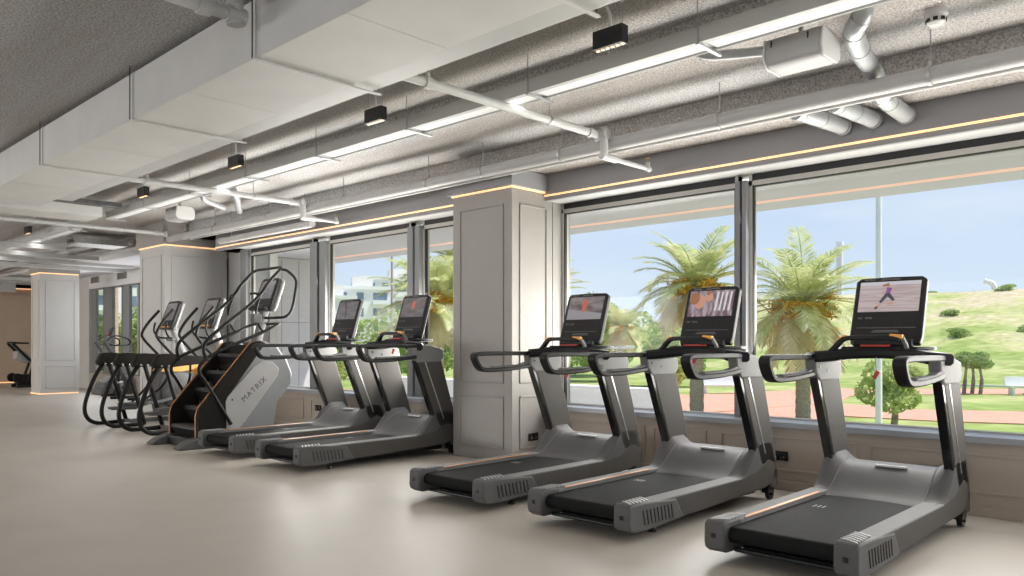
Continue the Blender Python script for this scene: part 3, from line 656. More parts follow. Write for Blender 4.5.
        br = MB().prism([(1.42, 1.085), (1.40, 1.2), (1.66, 1.215), (1.88, 1.17), (1.90, 1.08), (1.84, 1.02), (1.50, 1.02)], a, b_, 0).done('bracket', M['silver'], r_, .018, 3)
        MB().cyl((s_ * .369, 1.62, 1.10), (s_ * .366, 1.62, 1.10), .011, seg=10).cyl((s_ * .369, 1.48, 1.13), (s_ * .366, 1.48, 1.13), .011, seg=10).done('screws', M['black'], br)
        # handrail loop
        xg = s_ * .42
        pts = smooth_path([(xg, 1.48, 1.20), (xg, 1.1, 1.203), (xg, .84, 1.203), (xg, .74, 1.195), (xg, .73, 1.16), (xg, .78, 1.085), (xg, .84, 1.057), (xg, .96, 1.052), (xg, 1.2, 1.06), (xg, 1.48, 1.085)], 5)
        g_ = MB().sweep(pts, .040, .019, square=True, side=(1, 0, 0)).done('handrail', M['grip_black'], r_, .006)
        xx = sorted((xg - .032, xg + .032))
        MB().prism([(.93, 1.066), (1.45, 1.078), (1.45, 1.125), (1.30, 1.095), (.95, 1.088)], xx[0], xx[1], 0).done('lower_rail_cover', M['silver'], g_, .008)
    # cross bar
    pts = smooth_path([(-.43, 1.46, 1.195), (-.34, 1.54, 1.205), (-.18, 1.62, 1.225), (0, 1.65, 1.232), (.18, 1.62, 1.225), (.34, 1.54, 1.205), (.43, 1.46, 1.195)], 5)
    cb = MB().sweep(pts, .10, .040, square=True, side=(0, 1, 0)).done('crossbar', M['grip_black'], r_, .008)
    MB().prism([(-.24, 1.55), (.26, 1.55), (.33, 1.70), (.30, 1.86), (-.30, 1.86), (-.33, 1.70)], 1.25, 1.275, 2).done('tray', M['grip_black'], cb, .010)
    MB().box((-.11, 1.545, 1.274), (.08, 1.60, 1.288)).done('stop_button', M['red'], cb, .005)
    # console
    up_v = Vector((0, .31, .95)).normalized(); xv = Vector((1, 0, 0)); org = Vector((0, 1.70, 1.29))
    Rm = frame_m(xv, up_v, org)           # local: x right, y up the face, z out of the face (towards the user)
    cs = empty_part = None
    def P_(poly, z0, z1, nm, mm, par, bev=0, seg=2):
        o = MB().prism(poly, z0, z1, 2).done(nm, mm, par, bev, seg); o.matrix_local = Rm; return o
    con = P_([(-.235, .0), (.235, .0), (.247, .06), (.244, .485), (.21, .51), (0, .515), (-.21, .51), (-.244, .485), (-.247, .06)], -.045, .008, 'console', M['black'], r_, .012, 3)
    con2 = MB().prism([(-.19, .02), (.19, .02), (.2, .1), (.16, .4), (-.16, .4), (-.2, .1)], -.085, -.045, 2).done('console_back', M['iron'], con, .012, 3)
    scr = MB().prism([(-.208, .245), (.208, .245), (.208, .475), (-.208, .475)], .0085, .0115, 2).done('screen', SCREEN[0], con)
    MB().prism([(-.10, .085), (.10, .085), (.08, .105), (-.08, .105)], .008, .012, 2).done('phone_ledge', M['iron'], con)
    MB().prism([(-.2, .12), (.2, .12), (.2, .126), (-.2, .126)], .008, .010, 2).done('control_strip', M['iron'], con)
    MB().prism([(-.07, .485), (.07, .485), (.06, .50), (-.06, .50)], .008, .011, 2).done('camera_strip', M['iron'], con)
    text('MATRIX', .018, 'lettering', M['pale'], con, Matrix.Translation((-.145, .492, .0085)), .0005)
    mb = MB(); mb.prism([(-.2, .19), (-.17, .19), (-.17, .205), (-.2, .205)], .008, .0105, 2).prism([(-.15, .19), (-.10, .19), (-.10, .205), (-.15, .205)], .008, .0105, 2)
    mb.done('buttons', M['iron'], con)
    MB().sweep([(0, 1.78, 1.24), (0, 1.755, 1.31)], .11, .03, square=True, side=(1, 0, 0)).done('console_neck', M['black'], r_, .006)
    MB().sweep([(-.20, 1.675, 1.30), (.2, 1.675, 1.30)], .03, .028, square=True, side=(0, 1, 0)).done('console_ledge', M['black'], r_, .01)
    # front handle in front of the console
    pts = smooth_path([(-.31, 1.49, 1.225), (-.27, 1.50, 1.265), (-.22, 1.50, 1.318), (-.17, 1.50, 1.335), (-.05, 1.49, 1.338), (.10, 1.49, 1.338), (.17, 1.50, 1.325)], 4)
    fh = MB().sweep(pts, .026, .017, square=True, side=(0, 1, 0)).done('front_handle', M['grip_black'], r_, .005)
    MB().sweep([(-.235, 1.50, 1.318), (-.185, 1.50, 1.345)], .022, .018, square=True, side=(0, 1, 0)).sweep([(.11, 1.49, 1.348), (.19, 1.50, 1.342)], .024, .015, square=True, side=(0, 1, 0)).done('heart_rate_sensor', M['orange_light'], fh, .004)
    MB().sweep([(.185, 1.50, 1.338), (.20, 1.53, 1.29), (.215, 1.55, 1.215)], .018, .012, square=True, side=(0, 1, 0)).done('handle_stem', M['silver'], fh, .004)
    return r_

# screens -----------------------------------------------------------
def scr_mat(name, c1, c2, s_=1.0, sc_=9, str_=(1, 6, 1)):
    m = bpy.data.materials.new(name); m.use_nodes = True; t = m.node_tree; b = t.nodes['Principled BSDF']
    co = t.nodes.new('ShaderNodeTexCoord'); ma = t.nodes.new('ShaderNodeMapping'); ma.inputs['Scale'].default_value = str_; t.links.new(co.outputs['Object'], ma.inputs[0])
    n = t.nodes.new('ShaderNodeTexNoise'); n.inputs['Scale'].default_value = sc_; t.links.new(ma.outputs[0], n.inputs[0])
    rp = t.nodes.new('ShaderNodeValToRGB'); rp.color_ramp.elements[0].position = .4; rp.color_ramp.elements[1].position = .6
    rp.color_ramp.elements[0].color = (*c1, 1); rp.color_ramp.elements[1].color = (*c2, 1); t.links.new(n.outputs[0], rp.inputs[0])
    b.inputs['Base Color'].default_value = (.02, .02, .02, 1); b.inputs['Roughness'].default_value = .15
    t.links.new(rp.outputs[0], b.inputs['Emission Color']); b.inputs['Emission Strength'].default_value = s_; return m
SCREEN = [scr_mat('screen_track', (.42, .33, .33), (.52, .44, .44), .9, 4, (1, 18, 1)),
          scr_mat('screen_faces', (.16, .10, .12), (.42, .34, .38), .9, 9, (3, 1, 1)),
          scr_mat('screen_road', (.12, .09, .09), (.26, .23, .23), .8, 5, (1, 3, 1)),
          scr_mat('screen_dim', (.13, .115, .115), (.19, .17, .17), .8, 6, (1, 3, 1)),
          scr_mat('screen_grey', (.14, .13, .14), (.20, .19, .20), .8, 6, (1, 3, 1))]
def em(name, col, s_=.8):
    return mat(name, (.02, .02, .02), .3, emit=col, estr=s_, var=.05)
EM = dict(skin=em('picture_skin', (.62, .30, .20)), purple=em('picture_purple', (.25, .08, .30)), dark=em('picture_dark', (.05, .05, .07)),
          hair=em('picture_hair', (.35, .14, .06)), sky=em('picture_pale', (.62, .60, .66)), red=em('picture_red', (.55, .12, .08)), grey=em('picture_grey', (.30, .28, .30)), white=em('picture_white', (.75, .74, .78)))
def picture(con, shapes):
    sc_ = [c for c in con.children if c.name.startswith('screen')][0]
    shapes = [(a, b_, [[(x_ * 1.04, (y_ - .345) * 1.04 + .36) for x_, y_ in p] for p in c_]) for a, b_, c_ in shapes]
    for q, (nm, mm, polys) in enumerate(shapes):
        for p in polys: MB().prism(p, .0116 + q * .0003, .0119 + q * .0003, 2).done(nm, EM[mm], sc_)
def circ(x_, y_, r_, n=10, sy=1): return [(x_ + r_ * cos(2 * pi * k / n), y_ + r_ * sy * sin(2 * pi * k / n)) for k in range(n)]
def limb(a, b_, w0, w1):
    a = Vector(a); b_ = Vector(b_); d = (b_ - a).normalized(); n = Vector((-d.y, d.x))
    return [tuple(a + n * w0), tuple(b_ + n * w1), tuple(b_ - n * w1), tuple(a - n * w0)]

tm0 = make_treadmill()
TM = [(-2.005, 'nearest treadmill, farthest right, its screen showing a runner in purple'),
      (-3.44, 'second nearest treadmill, screen showing two faces, red clip hanging from its handle'),
      (-4.79, 'third treadmill from the right, standing just in front of the front column'),
      (-7.40, 'dark treadmill just left of the front column, screen with a dim red blob'),
      (-8.76, 'farthest treadmill, dark, standing right beside the big stair climber')]
tms = []
for q, (xc, lb) in enumerate(TM):
    o = tm0 if q == 0 else tree_copy(tm0)
    o.location = (xc, 4.2, 0)
    if q > 2: o.scale.z = 1.055
    tag(o, lb, 'treadmill', 'treadmills facing the windows'); tms.append(o)
def part(o, nm): return [c for c in o.children if c.name.split('.')[0] == nm]
for q, o in enumerate(tms):
    con = part(o, 'console')[0]
    s_ = [c for c in con.children if c.name.split('.')[0] == 'screen'][0]
    if q:
        s_.data = s_.data.copy(); s_.data.materials[0] = SCREEN[q]
    cx_, cy_ = 0, .345
    if q == 0:
        picture(con, [('picture_sky', 'sky', [[(-.2, .43), (.2, .43), (.2, .455), (-.2, .455)]]), ('picture_runner_skin', 'skin', [circ(-.01, .425, .012), limb((.02, .385), (.045, .40), .006, .005), limb((-.03, .385), (-.045, .36), .006, .005), limb((.03, .30), (-.005, .285), .008, .006), limb((-.05, .285), (-.08, .27), .007, .005)]),
                      ('picture_runner_top', 'purple', [limb((.0, .41), (-.01, .365), .018, .014)]), ('picture_runner_legs', 'dark', [limb((-.01, .365), (.035, .315), .014, .009), limb((-.01, .365), (-.055, .30), .014, .009), limb((-.085, .255), (-.07, .27), .008, .008)]), ('picture_hair', 'hair', [limb((-.005, .435), (-.05, .425), .010, .006)])])
    if q == 1:
        picture(con, [('picture_face', 'skin', [circ(-.10, .36, .05, 12, 1.2), circ(-.02, .40, .035, 12, 1.1)]), ('picture_hair', 'hair', [circ(-.15, .39, .045, 12, 1.2), circ(-.03, .435, .02)]), ('picture_building', 'white', [[(.04 + k * .04, .28), (.055 + k * .04, .28), (.065 + k * .04, .44), (.05 + k * .04, .44)] for k in range(4)])])
    if q == 2:
        picture(con, [('picture_road', 'grey', [[(-.2, .235), (.2, .235), (.2, .29), (-.2, .34)]]), ('picture_figure', 'red', [circ(-.01, .40, .03, 12, 1.1), limb((-.01, .40), (-.015, .31), .035, .02)])])
    if q == 3:
        picture(con, [('picture_figure', 'red', [circ(.0, .37, .03, 12, 1.6)])])
    if q == 4:
        picture(con, [('picture_curve', 'dark', [limb((-.08, .45), (-.03, .36), .012, .012), limb((-.03, .36), (-.01, .25), .012, .012)])])
# safety keys with cords
for q in (0, 1, 2, 3):
    o = tms[q]; zl = [1.06, 1.14, .98, 1.12][q]; x_ = [.0, .0, -.02, -.06][q]
    MB().sweep(smooth_path([(x_, 1.56, 1.21), (x_ - .005, 1.55, 1.18), (x_, 1.55, zl + .05)]), .0025, seg=6).done('safety_cord', M['pale'], o)
    MB().obox((x_, 1.55, zl + .02), (.028, .02, .06), Matrix.Rotation(.5, 3, 'Y')).done('safety_clip', M['red'], o, .004)

# ================================================================== STAIR CLIMBER
def make_climber():
    r_ = empty('stair_climber', (-9.98, 4.9, 0)); Y = lambda y: y - 4.9
    for s_, nm in ((1, ''), (-1, '')):
        x0, x1 = (.37, .43) if s_ > 0 else (-.43, -.37)
        body = [(4.70, .03), (4.70, .60), (5.10, 1.20), (5.22, 1.31), (5.40, 1.30), (5.58, 1.08), (5.66, .90), (5.64, .74), (5.44, .52), (5.36, .03)]
        MB().prism([(Y(a), b_) for a, b_ in body], x0, x1, 0).done('side_shroud', M['shroud'], r_, .02, 3)
        st = [(4.37, .02), (4.36, .40), (4.39, .49), (4.47, .58), (5.09, 1.30), (5.20, 1.325), (5.27, 1.30), (4.74, .60), (4.73, .02)]
        x2 = .442 if s_ > 0 else -.36; x3 = .36 if s_ > 0 else -.442
        sg = MB().prism([(Y(a), b_) for a, b_ in st], x3, x2, 0).done('stringer', M['bronze'], r_, .012, 3)
        pts = [(s_ * .38, Y(4.352), .08), (s_ * .38, Y(4.352), .40), (s_ * .38, Y(4.383), .50), (s_ * .38, Y(4.465), .595), (s_ * .38, Y(5.085), 1.315)]
        MB().sweep(pts, .008, seg=8).done('orange_edge', M['orange'], sg)
        wp = [(4.725, .20), (4.711, .56), (4.74, .62), (5.10, 1.00), (5.22, 1.06), (5.36, 1.05), (5.46, .96), (5.44, .87), (4.98, .30), (4.88, .20)]
        xa, xb = (.4425, .452) if s_ > 0 else (-.452, -.4425)
        xa, xb = (.43, .446) if s_ > 0 else (-.446, -.43)
        wpo = MB().prism([(Y(a), b_) for a, b_ in wp], xa, xb, 0).done('badge_panel', M['pale'], r_, .008, 3)
        if s_ > 0:
            text('MATRIX', .10, 'lettering', M['letter'], wpo, frame_m((0, .70, .60), (0, -.60, .70), (.447, Y(5.10), .70)), .002)
            MB().cyl((.446, Y(4.80), .58), (.449, Y(4.80), .58), .012, seg=10).done('screw', M['black'], wpo)
    # base plates
    for s_ in (-1, 1):
        x0, x1 = sorted((s_ * .30, s_ * .50))
        MB().prism([(Y(4.12), 0), (Y(4.10), .02), (Y(4.20), .085), (Y(4.36), .13), (Y(4.55), .14), (Y(4.6), 0)], x0, x1, 0).done('base_foot', M['iron'], r_, .012)
    MB().box((-.36, Y(4.3), .0), (.36, Y(5.4), .12)).done('chassis', M['black'], r_, .01)
    # steps
    for q in range(5):
        z_ = .22 + q * .225; y_ = 4.36 + q * .155
        st = MB().prism([(Y(y_), z_), (Y(y_ + .01), z_ + .03), (Y(y_ + .24), z_ + .03), (Y(y_ + .24), z_ - .02), (Y(y_ + .03), z_ - .02), (Y(y_ + .15), z_ - .20), (Y(y_ + .12), z_ - .20)], -.355, .355, 0).done('step', M['black'], r_, .004)
        mb = MB()
        for k_ in range(11): mb.box((-.34 + k_ * .064, Y(y_ + .015), z_ + .03), (-.30 + k_ * .064, Y(y_ + .22), z_ + .036))
        mb.done('tread_ribs', M['iron'], st)
    MB().prism([(Y(5.1), .1), (Y(5.0), 1.0), (Y(5.16), 1.28), (Y(5.36), 1.26), (Y(5.5), .9), (Y(5.35), .1)], -.36, .36, 0).done('rear_body', M['bronze'], r_, .015)
    # rails
    def both(pts, nm, rr=.022, xs_=.38):
        for s_ in (-1, 1):
            MB().sweep(smooth_path([(s_ * (xs_ + max(0, 1.3 - b_) * .075), Y(a), b_) for a, b_ in pts], 6), rr, seg=12).done(nm, M['tube'], r_)
    low = [(4.78, .27), (4.50, .76), (4.39, .94), (4.43, 1.05), (4.60, 1.17), (5.30, 1.46)]
    up = [(4.50, 1.08), (4.455, 1.20), (4.50, 1.33), (4.72, 1.52), (5.08, 1.80), (5.25, 1.97), (5.34, 2.10), (5.48, 2.25)]
    both(low, 'lower_rail'); both(up, 'upper_rail')
    Z = lambda pts: smooth_path([(a, Y(b_), c_) for a, b_, c_ in pts], 5)
    MB().sweep(Z([(-.38, 5.28, 1.45), (-.38, 5.44, 1.53), (-.32, 5.52, 1.56), (0, 5.53, 1.56), (.32, 5.52, 1.56), (.38, 5.44, 1.53), (.38, 5.28, 1.45)]), .019, seg=12).done('rail_hoop', M['tube'], r_)
    MB().sweep(Z([(-.38, 5.47, 2.24), (-.36, 5.53, 2.30), (-.28, 5.55, 2.32), (0, 5.56, 2.32), (.28, 5.55, 2.32), (.36, 5.53, 2.30), (.38, 5.47, 2.24)]), .019, seg=12).done('top_hoop', M['tube'], r_)
    MB().sweep(Z([(.36, 5.54, 2.29), (.38, 5.62, 2.27), (.39, 5.74, 2.16), (.39, 5.73, 1.98), (.39, 5.68, 1.76), (.38, 5.60, 1.66), (.30, 5.50, 1.64), (.05, 5.48, 1.64)]), .019, seg=12).done('side_loop', M['tube'], r_)
    for s_ in (-1, 1):
        MB().sweep(Z([(s_ * .38, 5.30, 2.04), (s_ * .38, 5.20, 1.86), (s_ * .38, 5.16, 1.66), (s_ * .38, 5.22, 1.50), (s_ * .38, 5.28, 1.45)]), .015, seg=10).done('rail_post', M['tube'], r_)
        MB().box((s_ * .38 - .045, Y(5.10), 1.56), (s_ * .38 + .045, Y(5.22), 1.68)).done('control_box', M['iron'], r_, .012)
        MB().sweep(Z([(s_ * .38, 5.20, 1.92), (s_ * .34, 5.18, 1.95), (s_ * .24, 5.16, 1.95)]), .017, seg=10).done('front_grip', M['grip_black'], r_)
    # mast and console
    MB().sweep([(0, Y(5.36), 1.24), (0, Y(5.50), 1.78)], .05, .05, square=True, side=(1, 0, 0)).done('mast', M['silver'], r_, .008)
    MB().lathe([(.16, 0), (.17, .03), (.10, .06)], (0, Y(5.36), 1.27)).done('mast_collar', M['iron'], r_)
    Rm = frame_m((1, 0, 0), (0, .34, .94), (0.02, Y(5.42), 1.74))
    c_ = MB().prism([(-.21, 0), (.21, 0), (.235, .07), (.225, .44), (.18, .475), (-.18, .475), (-.225, .44), (-.235, .07)], -.05, .01, 2).done('console', M['black'], r_, .014, 3); c_.matrix_local = Rm
    MB().prism([(-.225, .01), (.225, .01), (.25, .08), (.24, .45), (.18, .49), (-.18, .49), (-.24, .45), (-.25, .08)], -.10, -.05, 2).done('console_back', M['pale'], c_, .02, 3)
    MB().prism([(-.185, .17), (.185, .17), (.18, .43), (-.18, .43)], .0105, .0135, 2).done('screen', SCREEN[4], c_)
    MB().prism([(-.22, -.01), (.22, -.01), (.2, .06), (-.2, .06)], .0, .08, 2).done('console_ledge', M['black'], c_, .02, 3)
    return r_
cl = make_climber(); tag(cl, 'tall stair climber with black tube handrails, stepped tread and pale MATRIX side panel', 'stair climber')

# ================================================================== ELLIPTICALS
def make_elliptical():
    r_ = empty('elliptical_trainer')        # root at rear centre of the frame loops (y 0 = world Y 4.35)
    for s_ in (-1, 1):
        x_ = s_ * .37
        MB().sweep(smooth_path([(x_, .28, .98), (x_, .16, .78), (x_, .05, .50), (x_, .0, .28), (x_, .04, .12), (x_, .16, .035), (x_, .35, .025), (x_, .62, .04)], 6), .031, seg=12).done('rear_loop', M['tube'], r_)
        MB().sweep([(x_, .36, .99), (x_, .50, .50), (x_, .63, .04)], .030, .038, seg=12).done('rear_strut', M['tube'], r_)
        h_ = MB().prism([(.17, 1.00), (.20, .94), (.42, .955), (1.10, 1.02), (1.15, 1.06), (1.0, 1.10), (.36, 1.15), (.24, 1.14)], x_ - .075, x_ + .075, 0).done('link_cover', M['bronze'], r_, .02, 3)
        MB().cyl((x_ - .082, .28, .975), (x_ + .082, .28, .975), .018, seg=12).cyl((x_ - .082, .38, .975), (x_ + .082, .38, .975), .018, seg=12).done('pivot_bolts', M['chrome'], h_)
        ph = .10 if s_ > 0 else -.04
        pd = MB().prism([(.30, .30 + ph * .6), (.33, .26 + ph * .6), (.70, .25 + ph * .6), (.74, .33 + ph * .6), (.68, .31 + ph * .6), (.36, .31 + ph * .6)], s_ * .20 - .085, s_ * .20 + .085, 0).done('foot_pedal', M['iron'], r_, .012)
        MB().sweep([(s_ * .20, .52, .27 + ph * .6), (s_ * .22, .95, .36), (s_ * .24, 1.30, .45)], .022, .03, seg=10).done('pedal_arm', M['silver'], r_)
        MB().sweep(smooth_path([(s_ * .30, 1.02, 1.06), (s_ * .30, .98, .66), (s_ * .22, .60, .30 + ph * .5)], 5), .018, seg=10).done('suspension_link', M['tube'], r_)
        # moving arm and fixed handle
        MB().sweep(smooth_path([(s_ * .29, 1.24, .98), (s_ * .29, 1.02, 1.20), (s_ * .29, .88, 1.36), (s_ * .29, .85, 1.46), (s_ * .28, .95, 1.64), (s_ * .27, 1.12, 1.84)], 6), .022, seg=12).done('moving_arm', M['tube'], r_)
        MB().sweep(smooth_path([(s_ * .08, 1.18, 1.38), (s_ * .20, 1.08, 1.40), (s_ * .235, 1.02, 1.50), (s_ * .235, 1.04, 1.64)], 5), .015, seg=10).done('fixed_handle', M['grip_black'], r_)
    MB().box((-.37, .58, .02), (.37, .66, .07)).box((-.06, .6, .03), (.06, 1.6, .09)).box((-.34, 1.62, .02), (.34, 1.72, .08)).done('base_frame', M['iron'], r_, .008)
    # drive shroud, disc, amber flash
    sh = MB().prism([(.98, .12), (.90, .50), (.98, .78), (1.2, .98), (1.46, 1.02), (1.66, .88), (1.72, .5), (1.68, .12)], -.17, .17, 0).done('drive_shroud', M['iron'], r_, .03, 3)
    for s_ in (-1, 1):
        MB().lathe([(.30, 0), (.30, .022), (.24, .035), (.05, .038)], seg=28).done('crank_disc', M['steel_dark'], r_).matrix_local = frame_m((0, 1, 0), (0, 0, 1), (s_ * .17, 1.27, .52)) if s_ > 0 else frame_m((0, 0, 1), (0, 1, 0), (-.17, 1.27, .52))
        x0, x1 = sorted((s_ * .166, s_ * .182))
        MB().prism([(.96, .84), (1.04, .93), (1.55, .96), (1.62, .88), (1.3, .83)], x0, x1, 0).done('amber_flash', M['orange_light'], r_, .003)
    MB().sweep([(0, 1.50, .95), (0, 1.36, 1.25), (-.03, 1.25, 1.56)], .06, .045, square=True, side=(1, 0, 0)).done('mast', M['pale'], r_, .01)
    MB().cyl((-.13, 1.20, 1.36), (.13, 1.20, 1.36), .03, seg=12).done('mast_crosspiece', M['silver'], r_)
    Rm = frame_m((1, 0, 0), (0, .34, .94), (-.05, 1.12, 1.53)); Rm = Rm @ Matrix.Diagonal((1.15, 1.15, 1, 1))
    c_ = MB().prism([(-.19, 0), (.19, 0), (.21, .06), (.20, .40), (.16, .43), (-.16, .43), (-.20, .40), (-.21, .06)], -.04, .01, 2).done('console', M['black'], r_, .012, 3); c_.matrix_local = Rm
    MB().prism([(-.20, .005), (.20, .005), (.222, .06), (.212, .41), (.16, .445), (-.16, .445), (-.212, .41), (-.222, .06)], -.09, -.04, 2).done('console_back', M['pale'], c_, .016, 3)
    MB().prism([(-.165, .13), (.165, .13), (.16, .39), (-.16, .39)], .0105, .013, 2).done('screen', SCREEN[3], c_)
    MB().prism([(-.15, .02), (.15, .02), (.15, .04), (-.15, .04)], .0105, .0135, 2).done('amber_keys', M['orange_light'], c_)
    return r_
el = make_elliptical(); el.location = (-11.72, 4.35, 0); tag(el, 'elliptical trainer directly left of the stair climber, black looped rear frame', 'elliptical trainer', 'elliptical trainers')
e2 = tree_copy(el); e2.location = (-13.15, 4.35, 0); e2['label'] = 'farther elliptical trainer, leftmost looped rear frames, in front of the big white column'

# ================================================================== FAR MACHINES
# incline trainer seen left of the far column
a = empty('incline_trainer', (-26.6, 7.05, 0)); a.scale = (.9, .9, .95); tag(a, 'black climbing trainer with slanted frame left of the far column, near the warm wall', 'exercise machine')
for s_ in (-1, 1):
    MB().sweep([(s_ * .28, -.55, 1.35), (s_ * .28, .05, .72), (s_ * .28, -.15, .12)], .06, .04, square=True, side=(1, 0, 0)).done('side_frame', M['tube'], a, .01)
    MB().box((s_ * .28 - .05, -.45, 0), (s_ * .28 + .05, .55, .10)).done('foot', M['black'], a, .01)
    MB().cyl((s_ * .30, -.42, .30), (s_ * .36, -.42, .30), .14, seg=20).done('wheel', M['tube'], a)
MB().cyl((-.30, -.55, 1.38), (.30, -.55, 1.38), .03).cyl((-.3, -.55, 1.38), (-.3, -.1, 1.36), .025).cyl((.3, -.55, 1.38), (.3, -.1, 1.36), .025).done('handlebar', M['tube'], a)
MB().prism([(-.45, .9), (-.1, .72), (.02, .9), (-.12, 1.1), (-.4, 1.12)], -.2, .2, 0).done('body_shroud', M['pale'], a, .03)
MB().box((-.22, -.4, .1), (.22, .5, .4)).done('drive_housing', M['black'], a, .03)
# curved climber machine right of the far column
b1 = empty('climbing_machine', (-21.4, 7.4, 0)); tag(b1, 'black climbing machine with slanted twin posts, just right of the far column', 'exercise machine')
for s_ in (-1, 1):
    MB().sweep([(s_ * .30, .42, .15), (s_ * .30, .05, 1.0), (s_ * .30, -.15, 1.35)], .05, .045, square=True, side=(1, 0, 0)).done('post', M['gun'], b1, .01)
    MB().sweep(smooth_path([(s_ * .30, -.12, 1.32), (s_ * .32, .1, 1.48), (s_ * .34, .4, 1.40), (s_ * .34, .42, 1.26), (s_ * .32, .1, 1.24), (s_ * .3, -.1, 1.3)]), .018, seg=8).done('handle', M['tube'], b1)
MB().box((-.36, -.25, 0), (.36, .5, .14)).prism([(-.2, .14), (.45, .14), (.4, .35), (.1, .45), (-.15, .3)], -.30, .30, 0).done('base_housing', M['iron'], b1, .02)
MB().cyl((-.3, .05, 1.0), (.3, .05, 1.0), .03).done('crossbar', M['tube'], b1)
MB().obox((0, .1, 1.58), (.22, .04, .26), Matrix.Rotation(-.4, 3, 'X')).done('console', M['black'], b1, .01)
MB().box((-.03, .02, 1.5), (.05, .07, 1.56)).done('stop_button', M['red'], b1, .005)
def make_bike():
    r_ = empty('spin_bike')
    MB().cyl((-.012, .42, .36), (.012, .42, .36), .20, seg=32).done('flywheel', M['chrome'], r_)
    MB().cyl((-.03, .42, .36), (.03, .42, .36), .05, seg=16).done('hub', M['black'], r_)
    MB().box((-.27, .55, 0), (.27, .62, .06)).box((-.27, -.55, 0), (.27, -.48, .06)).sweep([(0, -.5, .05), (0, .0, .35), (0, .58, .05)], .03, seg=10).done('base_frame', M['tube'], r_)
    MB().sweep([(0, .0, .33), (0, -.18, .92)], .025, seg=10).sweep([(0, .05, .35), (0, .36, 1.0)], .03, seg=10).done('posts', M['tube'], r_)
    MB().sweep([(0, -.33, .95), (0, -.2, .96), (0, -.02, .97)], [.10, .08, .03], [.04, .035, .02], seg=12).done('saddle', M['black'], r_)
    MB().sweep(smooth_path([(-.2, .62, 1.08), (-.2, .40, 1.06), (0, .34, 1.02), (.2, .40, 1.06), (.2, .62, 1.08)]), .016, seg=10).done('handlebar', M['tube'], r_)
    MB().cyl((-.1, .0, .33), (.1, .0, .33), .06, seg=14).box((.1, -.04, .12), (.18, .05, .15)).box((-.18, -.04, .52), (-.1, .05, .55)).done('crank', M['galv'], r_)
    return r_
bk = make_bike(); bk.location = (-19.9, 7.15, 0); bk.rotation_euler.z = pi / 2 * .9; tag(bk, 'spin bike with clear shining flywheel, left of two by the far windows', 'exercise bike', 'spin bikes by the far windows')
bk2 = tree_copy(bk); bk2.location = (-18.1, 7.1, 0); bk2['label'] = 'spin bike with clear shining flywheel, right of two by the far windows'

# ================================================================== SOCKETS
def socket(loc, rz, lab, n=2, cord=None):
    s_ = empty('wall_socket', loc, rz); tag(s_, lab, 'socket', 'black wall sockets')
    MB().box((-.08, -.01, -.042), (.08, 0, .042)).done('plate', M['gloss_black'], s_, .004)
    for xx in (-.038, .038):
        ot = MB().cyl((xx, -.013, 0), (xx, -.01, 0), .024, seg=16).done('outlet', M['black'], s_)
        MB().cyl((xx, -.0135, -.009), (xx, -.013, -.009), .005, seg=8).done('pin', M['pale'], ot)
socket((-3.17, 6.73, .30), 0, 'black double wall socket between the two nearest treadmills')
socket((-1.95, 6.73, .30), 0, 'black wall socket behind the hood of the nearest treadmill')
socket((-5.935, 6.51, .26), pi / 2, 'black double socket low on the side of the front column')
socket((-11.88, 6.42, .38), 0, 'black wall socket just right of the stair climber')
socket((-10.1, 6.42, .35), 0, 'black wall socket behind the farthest treadmill')
def cord(pts, lab):
    o = MB().sweep(smooth_path(pts, 6), .006, seg=8).done('power_cord', M['black']); tag(o, lab, 'power cord', 'black power cords')
cord([(-3.19, 6.71, .29), (-3.19, 6.68, .22), (-3.17, 6.66, .10), (-3.2, 6.62, .03), (-3.3, 6.5, .012), (-3.42, 6.35, .012)], 'black power cord hanging from the socket behind the second nearest treadmill')
cord([(-11.88, 6.40, .37), (-11.88, 6.37, .29), (-11.96, 6.35, .21), (-11.91, 6.33, .13), (-11.84, 6.31, .05), (-11.8, 6.2, .012), (-11.1, 6.0, .012)], 'black power cord hanging right of the stair climber')

# ================================================================== OUTSIDE
G0 = -1.15
def ground_z(x_, y_):
    # hill rises towards the right far side
    d = max(0, y_ - 54); az = math.atan2(-x_, y_)     # 0 straight out, + to the left
    h = 9.0 * sstep(d / 62) * (1 - .80 * sstep((az - .42) / .35))
    return G0 + h + .5 * noise.noise(Vector((x_ * .12, y_ * .12, 0))) * sstep(d / 20)
mb = MB(); nx, ny = 90, 80; grid = []
for j in range(ny + 1):
    y_ = 7.2 + (j / ny) ** 2 * 260; row = []
    for i in range(nx + 1):
        x_ = -260 + 420 * i / nx
        row.append(mb.bm.verts.new((x_, y_, ground_z(x_, y_))))
    grid.append(row)
for j in range(ny):
    for i in range(nx): mb.bm.faces.new((grid[j][i], grid[j][i + 1], grid[j + 1][i + 1], grid[j + 1][i]))
struct(mb.done('ground_outside', M['grass'], ang=180))

